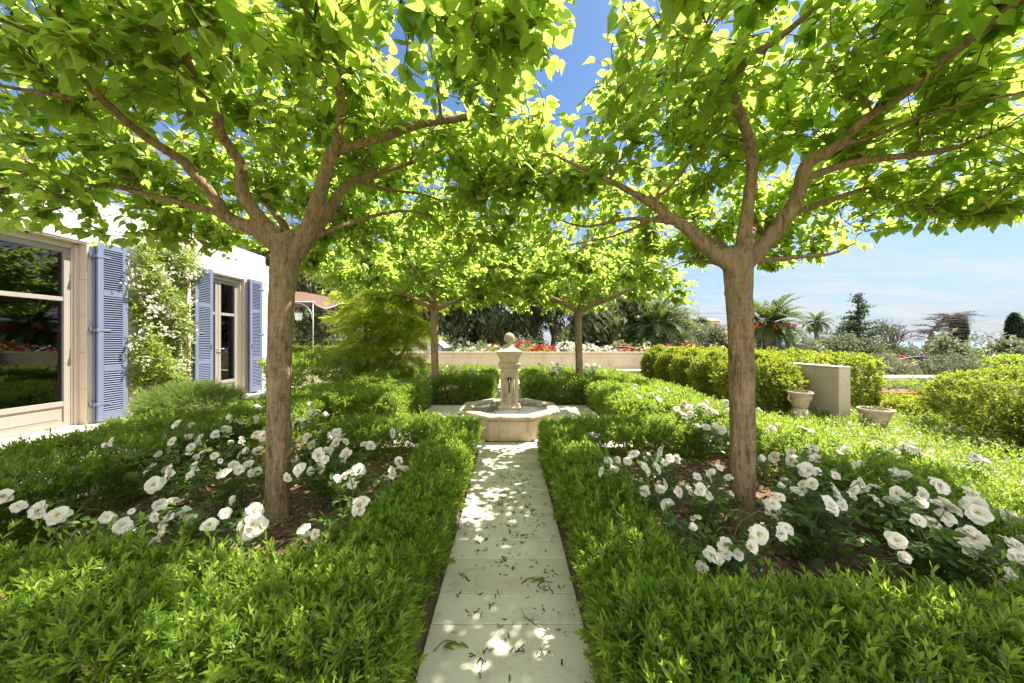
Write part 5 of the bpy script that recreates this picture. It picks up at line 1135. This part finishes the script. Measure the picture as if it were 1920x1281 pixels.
# metal rose arches
GA = 'black metal rose arches on the lower terrace'
def arch_(x, y, z, w, hgt, dep, lab, rise=.38):
    o = root('rose_arch', (x, y, ground_z(x, y)), lab, 'arch', GA); mb = MB(); zb = ground_z(x, y)-.05
    for yy in (y, y+dep):
        pts = [(x-w/2, yy, zb), (x-w/2, yy, z-rise)] + [(x - w/2*math.cos(a), yy, z-rise+rise*math.sin(a)) for a in np.linspace(.25, math.pi-.25, 9)] + [(x+w/2, yy, z-rise), (x+w/2, yy, zb)]
        mb.tube(pts, .028, 8, sub=2)
    mb.build('hoop', M['black_metal'], o, True); mb = MB()
    for a in np.linspace(.35, math.pi-.35, 5): q = (x - w/2*math.cos(a), z-rise+rise*math.sin(a)); mb.tube([(q[0],y,q[1]),(q[0],y+dep,q[1])], .012, 6, sub=1)
    mb.build('cross_bar', M['black_metal'], o)
arch_(4.3,12.9,1.05,1.5,0,.5,'black arch hoop among pink roses left of the golden bushes'); arch_(6.0,13.0,1.05,1.4,0,.5,'black arch hoop just above the first golden bush')
arch_(9.3,11.9,.86,2.1,0,.7,'black arch right of the right trunk, below the date palm'); arch_(11.9,11.3,.82,2.4,0,.8,'black arch in front of the dark cedar'); arch_(12.4,10.2,.80,2.3,0,.8,'black arch with red roses below the bare leaning tree'); arch_(14.5,10.6,.68,2.6,0,.8,'rightmost black arch near the sea view')
bush('grey_shrub', (9.35,8.6), (.62,.55,.98), 900, SPR_F, 'olive_leaf', 1.5, 'silvery grey shrub behind the rubble wall', 'shrub', None, .1,.8, z0=-.15, twig='grey_twig')
bush('grey_shrub', (11.3,8.7), (.75,.6,1.0), 1000, SPR_F, 'olive_leaf', 1.5, 'brownish grey shrub right of the arch post', 'shrub', None, .0,.55, z0=-.2, twig='grey_twig')
bush('dome_bush', (12.3,8.4), (.8,.6,.92), 1300, SPR_O, 'hedge', 1.6, 'dark green domed bush above the clipped bush at the right edge', 'bush', None, .1,.6, z0=-.1)
bush('golden_shrub', (9.0,6.1), (.9,.5,.66), 1500, SPR_O, 'privet', 1.1, 'bright golden shrub top behind the broad clipped bush', 'bush', None, .5,1.0)
for x, y, zt, w, lab in ((18.3,14,1.55,1.0,'pale-leaved tall shrub in front of the broken-topped cypress'),(21.2,14.4,1.32,.8,'pale-leaved shrub in front of the right cypress')):
    z0 = ground_z(x,y); crown_tree('pale_shrub', x, y, 2, [(x,y,zt-.5,w*.5,.5,.55),(x+.35*w,y,zt-1.0,w*.6,.5,.5),(x-.4*w,y,zt-1.2,w*.55,.5,.5)], 420, CLU_R, 'olive_leaf', .36, lab, None, .05, 'grey_twig', 6, .5, 1.0, cat='shrub')
x, y = 19.2, 13.6; z0 = ground_z(x, y); o = root('bare_shrub', (x,y,z0), 'leaning bare-branched shrub with thin leaf wisps before the sea', 'shrub'); st = MB(); mb = MB()
for k in range(13):
    a = rg.uniform(-.5,1.15); L = rg.uniform(1.6,3.0); d = np.array([math.sin(a),rg.normal(0,.15),math.cos(a)]); e = np.array([x,y,z0])+d*L; st.tube([(x,y,z0),(x+d[0]*L*.4,y,z0+d[2]*L*.5),e],[.03,.02,.005],6)
    T = np.array([x,y,z0])+d*L*rg.uniform(.7,1,9)[:,None]+rg.normal(0,.1,(9,3)); scatter(mb, CLU_R[0], frame(rdir(9),rdir(9)), T, .16, rg.random(9))
st.build('stems', M['grey_twig'], o, True); mb.build('foliage', [M['olive_leaf']], o)

# palms
def palm(x, y, zc, R, nf, label, skirt=True, fruit=False, tr_=.28, stiff=1.0, group='palms beyond the garden'):
    zb = ground_z(x, y); o = root('palm_tree', (x, y, zb), label, 'palm', group); mb = MB(); st = MB(); c = np.array([x,y,zc])
    st.tube([(x,y,zb-.1),(x,y,zb*.5+zc*.5),(x,y,zc-.1)], [tr_*1.1,tr_,tr_*1.15], 14, noise=.07, sub=5); fr_ = MB()
    LF_ = leaf([(0,.0),(.25,.06),(.7,.05),(1,0)], .4, .35)
    for k in range(nf):
        a = k*2.39996 + rg.normal(0,.1); e = 1.35 - 2.25*(k/nf)**.85 + rg.normal(0,.08); L = R*rg.uniform(.9,1.1); h_ = np.array([math.cos(a), math.sin(a), 0])
        t = np.linspace(0,1,14); el = e - 1.25*t**1.6/stiff; ds = L/13
        p = np.cumsum(np.concatenate([np.zeros((1,3)), (np.cos(el)[:,None]*h_ + np.sin(el)[:,None]*[0,0,1])[:-1]*ds]),0) + c + h_*.1
        fr_.tube(p, np.linspace(.028,.006,14)*R/2.3, 4, sub=1)
        T, D, Nn, S = [], [], [], []; q, _ = spline(p, np.ones(14), 3); Tg = nrm(np.gradient(q,axis=0)); side = np.cross(h_, [0,0,1.])
        for m_ in range(5, len(q)):
            f = m_/len(q)
            for s in (-1,1): T.append(q[m_]); D.append(Tg[m_]*.75 + s*side*.8 + np.array([0,0,-.12]) + rg.normal(0,.08,3)); Nn.append(np.cross(side, Tg[m_])*-1 + s*side*.3); S.append(R*.24*math.sin(math.pi*min(.97,.18+.8*f))**.6*rg.uniform(.85,1.1))
        low = k/nf; scatter(mb, LF_, frame(np.array(D),np.array(Nn)), np.array(T), np.array(S), np.clip(rg.normal(.55-.3*low,.12,len(T)),0,1))
    mb.build('crown', [M['palm']], o); fr_.build('frond_ribs', M['twig'], o, True); st.build('trunk', M['dark_bark'], o)
    if fruit:
        fb = MB()
        for k in range(26):
            a = rg.uniform(0,6.28); h_ = np.array([math.cos(a),math.sin(a),0]); L = rg.uniform(.9,1.5)
            fb.tube([c+[0,0,-.1], c+h_*L*.55+[0,0,-.02], c+h_*L+[0,0,-.22]], [.02,.018,.012], 5)
            for m_ in range(10): e = c+h_*L*rg.uniform(.6,1)+[0,0,-.1]+rg.normal(0,.09,3); fb.tube([e, e+[rg.normal(0,.06),rg.normal(0,.06),-.2]], [.032,.02], 4, sub=1)
        fb.build('date_clusters', M['orange_fruit'], o)
palm(9.45,22,2.35,2.55,58,'broad green palm with drooping fronds left of the right trunk')
palm(15.2,20,2.35,2.0,54,'date palm with orange fruit stalks right of the right trunk', fruit=True, stiff=1.15)
palm(40.5,45,3.9,1.9,34,'small distant palm between the date palm and the cedar', tr_=.22)
# conifers and other far trees
def layered(name, x, y, ztop, R, tiers, label, dens, mat='conifer', skew=0.0, tr_=.22, shape=None, cl=.55, bark_='dark_bark', flat=False):
    zb = ground_z(x, y); o = root(name, (x,y,zb), label, 'tree'); st = MB(); mb = MB(); Ht = ztop-zb
    st.tube([(x,y,zb-.1),(x+skew*.2,y,zb+Ht*.5),(x,y,ztop)], [tr_,tr_*.7,.02], 8)
    for i in range(tiers):
        f = (i+.5)/tiers; z = zb + Ht*(.15+.83*f); rr = R*(shape(f) if shape else (1-f)**.9+.04)
        for k in range(max(4, int((7 if flat else 9)*(1-f*.5)))):
            a = rg.uniform(0,6.28); L = rr*rg.uniform(.65,1.1); h_ = np.array([math.cos(a), math.sin(a), 0]); up = .22
            e = np.array([x,y,z]) + h_*L + [0,0,up*L-.10*L*L/max(R,.1)]
            m_ = np.array([x,y,z]) + h_*L*.5 + [0,0,up*L*.75]
            st.tube([(x,y,z), m_, e], [tr_*.25,tr_*.15,.012], 5)
            n = max(3,int(dens*L)); t = rg.uniform(.25,1.03,n)[:,None]; p = (1-t)**2*np.array([x,y,z]) + 2*t*(1-t)*m_ + t*t*e + rg.normal(0,1,(n,3))*([.16,.16,.05] if not flat else [.2,.2,.03])*max(.6,L*.5)
            scatter(mb, CLU_R[i%3], frame(rdir(n)*[1,1,.2], rdir(n)*.3+[0,0,1]), p, cl*rg.uniform(.6,1.1,n), rg.uniform(.1,.9,n))
    mb.build('crown', [M[mat]], o); st.build('trunk', M[bark_], o, True)
layered('cedar_tree', 32.7, 32, 5.9, 4.2, 11, 'tall pointed cedar with tiered branches against the sky', 9, shape=lambda f: .8*(1-f)**1.35+.07, cl=.40, flat=True)
x, y = 29.6, 30; zb = ground_z(x,y); crown_tree('umbrella_pine', x, y, 4, [(x+math.cos(a)*q, y+math.sin(a)*q*.6, 1.15-.12*q*q, 1.1,.9,.62) for a, q in ((0,0),(.3,1.4),(2.8,1.4),(.1,2.3),(3.1,2.2),(1.5,.8),(4.7,.9),(5.5,1.7),(3.8,1.7))] + [(x+math.cos(a)*2.2, y-.3, .2, .9,.7,.6) for a in (.2,2.9,1.2,2.0)], 1500, CLU_R, 'olive_leaf', .36, 'low spreading pine dome with a dark leaning trunk', None, .16, 'dark_bark', 9, .0, .62)
x, y = 40, 36; zb = ground_z(x,y); o = root('bare_tree', (x,y,zb), 'leafless tree with upswept branches right behind the cedar', 'tree'); st = MB()
def bare(st, p, d, L, r_, depth, wind, up=.1):
    e = p + d*L; m_ = (p+e)/2 + rg.normal(0,.05*L,3); st.tube([p,m_,e],[r_,r_*.8,r_*.55],5,sub=1)
    if depth == 0: return
    for k in range(rg.integers(2,5)):
        t = rg.uniform(.4,1); bare(st, p*(1-t)+e*t, nrm(d + rg.normal(0,.55,3) + wind + [0,0,up]), L*rg.uniform(.5,.8), max(.012,r_*.55), depth-1, wind, up)
for k in range(4): bare(st, np.array([x,y,zb+1.2]), nrm(np.array([rg.normal(.15,.35),rg.normal(0,.3),1])), rg.uniform(1.7,2.3), .13, 5, np.zeros(3), .35)
st.tube([(x,y,zb-.1),(x,y,zb+1.3)],[.2,.16],8,sub=1); st.build('trunk', M['grey_twig'], o, True)
x, y = 39.6, 33; zb = ground_z(x,y); o = root('windswept_tree', (x,y,zb), 'bare grey wind-swept pine leaning right with flat branch layers', 'tree'); st = MB(); fo = MB()
ax = np.array([(x,y,zb-.1),(x+.35,y,zb+1.2),(x+.8,y,.9),(x+1.3,y,2.1),(x+2.0,y,3.1),(x+3.0,y,3.7)]); st.tube(ax,[.30,.25,.2,.15,.1,.04],8); q,_ = spline(ax,np.ones(6),6)
for k in range(95):
    i = rg.integers(8,len(q)) if k < 50 else rg.integers(18,len(q)); z = q[i][2]; s = 1 if rg.random() < .66 else -1; L = rg.uniform(.9,2.7)*(1.1 if s > 0 else .75)*(.75+.25*(3.8-z)/3); d = nrm(np.array([s, rg.normal(0,.6), rg.uniform(-.05,.28)]))
    e = q[i]+d*L; m_ = (q[i]+e)/2+[0,0,.12*L]; st.tube([q[i],m_,e],[.05,.03,.008],5)
    for b_ in range(9):
        t = rg.uniform(.3,1); p = q[i]*(1-t)+e*t+[0,0,.2*L*t*(1-t)]; st.tube([p, p+[rg.normal(.1,.25)*s, rg.normal(0,.25), rg.uniform(-.04,.18)], p+[rg.normal(.3,.3)*s,rg.normal(0,.3),rg.uniform(-.05,.25)]],[.012,.009,.005],4,sub=1)
st.build('trunk', M['grey_twig'], o, True)
def cypress(x, y, ztop, w, label, flat=0.0, n=3800):
    zb = ground_z(x,y); o = root('cypress_tree', (x,y,zb), label, 'tree', 'cypresses against the sea'); mb = MB(); Ht = ztop-zb
    f = rg.random(n)**.8; prof = np.where(f < .75, 1-.12*f, np.maximum(.05,(1-((f-.75)/.25)**2*(1-flat)))*.91); a = rg.uniform(0,6.28,n); rr = w*prof*(1-.35*rg.random(n)**2)*(1+.12*np.sin(a*3+f*14))
    p = np.stack([x+rr*np.cos(a), y+rr*np.sin(a), zb+Ht*f],1); d = nrm(np.stack([np.cos(a)*.4,np.sin(a)*.4,np.ones(n)],1)+rdir(n)*.3)
    for i in range(3): s_ = slice(i,n,3); k = len(p[s_]); scatter(mb, CLU_R[i], frame(d[s_],rdir(k)), p[s_], .22*rg.uniform(.7,1.2,k), rg.random(k))
    mb.build('crown', [M['cypress']], o); st = MB(); st.tube([(x,y,zb-.2),(x,y,zb+Ht*.8)],[.2,.05],8,sub=1); st.build('trunk', M['dark_bark'], o)
cypress(50.0,38,4.0,.62,'broken-topped dark cypress behind pale shrubs', .75); cypress(53.3,36,4.2,.60,'dark column cypress at the right edge before the sea', .1)
GD = 'rounded trees in the distance'
for x, y, zt, r_x, lab, mt in ((18.5,38,5.3,2.1,'rounded green tree just right of the broad palm','olive_leaf'),(22.5,50,6.8,1.6,'dark slim round-topped tree beside the pink house','conifer'),(19.0,33,3.2,1.9,'grey-green rounded tree in front of the darker ones','olive_leaf'),(23.6,42,4.2,1.1,'dark narrow tree left of the pink house','conifer'),(23.5,34,1.9,2.0,'pale olive tree below the pink house','olive_leaf'),(16.2,27,2.6,1.4,'pale olive tree partly behind the broad palm fronds','olive_leaf'),(48.5,44,1.3,1.8,'green dome tree behind the bare wind-swept pine','conifer'),(43.5,38,1.2,1.8,'small green tree left of the wind-swept pine','olive_leaf'),(62,60,2.2,3.5,'low green treetop behind the wind-swept pine','olive_leaf'),(33,40,2.2,2.4,'dark tree mass behind the date palm','conifer'),(22,25,1.5,1.7,'green shrubby tree right of the date palm','olive_leaf')):
    z0 = ground_z(x,y); crown_tree('round_tree', x, y, zt, [(x,y,zt-r_x*.9,r_x*.75,r_x*.7,r_x*.85),(x+r_x*.55,y,zt-r_x*1.3,r_x*.6,r_x*.6,r_x*.7),(x-r_x*.55,y-.3,zt-r_x*1.4,r_x*.6,r_x*.6,r_x*.7),(x,y-.4,zt-r_x*1.9,r_x*.8,r_x*.6,r_x*.7)], 950, CLU_R, mt, .34*max(1,y/38), lab, GD, .12, 'dark_bark', 5, .0, .7)
# distant scrub on the slope
mb = MB(); n = 5200; a = rg.uniform(-.25,1.25,n); rr = rg.uniform(26,330,n)**1.0; X = rr*np.sin(a); Y = rr*np.cos(a); ok = Y > 15; X, Y, rr = X[ok], Y[ok], rr[ok]; n = len(X)
T = np.stack([X,Y,gz(X,Y)+rg.uniform(.1,.9,n)*np.minimum(rr/40,2.2)],1)
for i in range(3): s_ = slice(i,n,3); k = len(T[s_]); scatter(mb, CLU_R[i], frame(rdir(k),rdir(k)), T[s_], np.clip(rr[s_]/38,.5,5)*rg.uniform(.6,1.3,k), rg.random(k)*.8)
tag(mb.build('scrub', [M['dark_leaf']]), 'distant green scrub and treetops on the slope to the sea', 'scrub', kind='stuff')
# distant houses and crane
def far_house(x, y, z0, w, d, h_, lab, wall='pinkwall'):
    o = root('distant_house', (x,y,z0), lab, 'house'); mb = MB(); mb.box(x-w/2,x+w/2,y,y+d,z0-6,z0+h_); mb.build('wall', M[wall], o)
    mb = MB(); r2 = h_+w*.16; mb.add([(x-w/2-.4,y-.4,z0+h_),(x+w/2+.4,y-.4,z0+h_),(x+w/2+.4,y+d+.4,z0+h_),(x-w/2-.4,y+d+.4,z0+h_),(x-w/2-.4,y+d/2,z0+r2),(x+w/2+.4,y+d/2,z0+r2)],[(0,1,5,4),(2,3,4,5),(1,2,5),(3,0,4),(3,2,1,0)]); rf = mb.build('roof', M['rooftile'], o)
    mb = MB(); mb.box(x-w*.3,x-w*.22,y+d*.3,y+d*.4,z0+h_*.9,z0+r2+.8); c = mb.build('chimney', M[wall], rf)
    for k in range(3): mb = MB(); xx = x-w*.35+k*w*.3; mb.box(xx,xx+.9,y-.06,y+.05,z0+h_*.4,z0+h_*.4+1.5); mb.build('window', M['zinc'], o)
far_house(88,150,5.2,9,8,5.2,'pink house with a clay tile roof far off left of the right trunk'); far_house(98,158,1.2,10,8,3.4,'low pale house behind the pink house, partly behind the trunk','wall_beige'); far_house(76,72,-1.2,3.6,5,2.1,'small grey-white building seen right of the cedar','wall_white')
o = root('tower_crane', (150,270,0), 'thin distant tower crane with a long jib above the trees', 'crane'); mb = MB(); mb.box(149.6,150.4,270,270.8,-30,24.5); mb.build('mast', M['greywood'], o)
mb = MB(); mb.box(142,186,270.2,270.6,23.6,24.1); mb.tube([(150,270.4,24),(150,270.4,29),(140,270.4,31)],.25,5,sub=1); mb.tube([(150,270.4,29),(172,270.4,24)],.12,4,sub=1); mb.build('jib', M['greywood'], o)

# ================================================================== CAMERA, SKY, SUN
cam = bpy.data.cameras.new('camera'); co = bpy.data.objects.new('camera', cam); COL.objects.link(co); SC.camera = co
cam.sensor_width = 36; cam.lens = 36*F/1920; cam.clip_start = .02; cam.clip_end = 60000
cam.shift_x = (960-VX)/1920; cam.shift_y = (VY-640.5)/1920
co.location = (0, 0, H); co.rotation_euler = (math.radians(90), 0, 0)
SEL, SAZ = math.radians(58), math.radians(22)      # elevation; azimuth from +X towards +Y
S = Vector((math.cos(SEL)*math.cos(SAZ), math.cos(SEL)*math.sin(SAZ), math.sin(SEL)))
sun = bpy.data.lights.new('sun', 'SUN'); sun.energy = 4.0; sun.angle = math.radians(.53); sun.color = (1, .93, .85)
so = bpy.data.objects.new('sun', sun); COL.objects.link(so); so.rotation_mode = 'QUATERNION'; so.rotation_quaternion = S.to_track_quat('Z', 'Y')
w = bpy.data.worlds.new('World'); SC.world = w; w.use_nodes = True; nt = w.node_tree; L = nt.links; bg = nt.nodes['Background']
sky = N(nt, 'ShaderNodeTexSky', sky_type='NISHITA'); sky.sun_disc = False; sky.sun_elevation = SEL; sky.sun_rotation = math.atan2(S.x, S.y); sky.air_density = 1.0; sky.dust_density = .8; sky.ozone_density = 2.0
tc = N(nt, 'ShaderNodeTexCoord'); sp = N(nt, 'ShaderNodeSeparateXYZ'); L.new(tc.outputs['Generated'], sp.inputs[0])
def mth(op, a, b_=None, clamp=False):
    q = N(nt, 'ShaderNodeMath', operation=op); q.use_clamp = clamp
    for i, v in enumerate((a, b_)):
        if v is None: continue
        if isinstance(v, (int, float)): q.inputs[i].default_value = v
        else: L.new(v, q.inputs[i])
    return q.outputs[0]
zz = mth('MAXIMUM', mth('ADD', sp.outputs[2], .12), .03); cb = N(nt, 'ShaderNodeCombineXYZ'); L.new(mth('DIVIDE', sp.outputs[0], zz), cb.inputs[0]); L.new(mth('MULTIPLY', mth('DIVIDE', sp.outputs[1], zz), 2.2), cb.inputs[1])
nz = noise(nt, .9, 9, .62, cb.outputs[0], .6); cl = ramp(nt, nz, [(.44,(0,0,0)),(.62,(1,1,1))])
lowm = mth('SUBTRACT', 1.0, mth('MULTIPLY', sp.outputs[2], 1.9), True); hz = mth('POWER', mth('SUBTRACT', 1.0, mth('MULTIPLY', mth('ABSOLUTE', sp.outputs[2]), 2.2), True), 1.6)
mixc = N(nt, 'ShaderNodeMix', data_type='RGBA'); mix0 = N(nt, 'ShaderNodeMix', data_type='RGBA'); L.new(mth('MULTIPLY', hz, .85), mix0.inputs[0]); mix0.inputs[7].default_value = (2.4,2.62,3.0,1); L.new(mth('MULTIPLY', mth('MULTIPLY', cl, lowm), .85), mixc.inputs[0]); tint = N(nt, 'ShaderNodeMix', data_type='RGBA', blend_type='MULTIPLY'); tint.inputs[0].default_value = 1; L.new(sky.outputs[0], tint.inputs[6]); tint.inputs[7].default_value = (.56,.68,.80,1); L.new(tint.outputs[2], mix0.inputs[6]); L.new(mix0.outputs[2], mixc.inputs[6])
fill_side = mth('MULTIPLY', mth('ADD', mth('MULTIPLY', sp.outputs[1], -1.5), .05, True), mth('ADD', mth('MULTIPLY', sp.outputs[2], 5.0), .15, True), True)
n2 = noise(nt, 1.6, 7, .6, cb.outputs[0]); fill_cloud = mth('MULTIPLY', ramp(nt, n2, [(.36,(0,0,0)),(.52,(1,1,1))]), fill_side)  # added unseen cloud bank behind the camera, there to brighten the shade
mixs = N(nt, 'ShaderNodeMix', data_type='RGBA'); L.new(fill_cloud, mixs.inputs[0]); L.new(mixc.outputs[2], mixs.inputs[6]); mixs.inputs[7].default_value = (13.0,13.0,13.2,1); mixc.inputs[7].default_value = (3.6,3.72,3.85,1)
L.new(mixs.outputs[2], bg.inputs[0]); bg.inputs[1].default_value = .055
SC.view_settings.view_transform = 'Standard'; SC.view_settings.look = 'None'; SC.view_settings.exposure = 2.15; SC.view_settings.gamma = 1
c = SC.cycles if hasattr(SC, 'cycles') else None
SC.render.engine = 'CYCLES'; SC.cycles.use_denoising = True; SC.cycles.max_bounces = 18; SC.cycles.diffuse_bounces = 10; SC.cycles.transmission_bounces = 14; SC.cycles.transparent_max_bounces = 18; SC.cycles.glossy_bounces = 3
SC.cycles.sample_clamp_indirect = 6.0; SC.cycles.caustics_reflective = False; SC.cycles.caustics_refractive = False
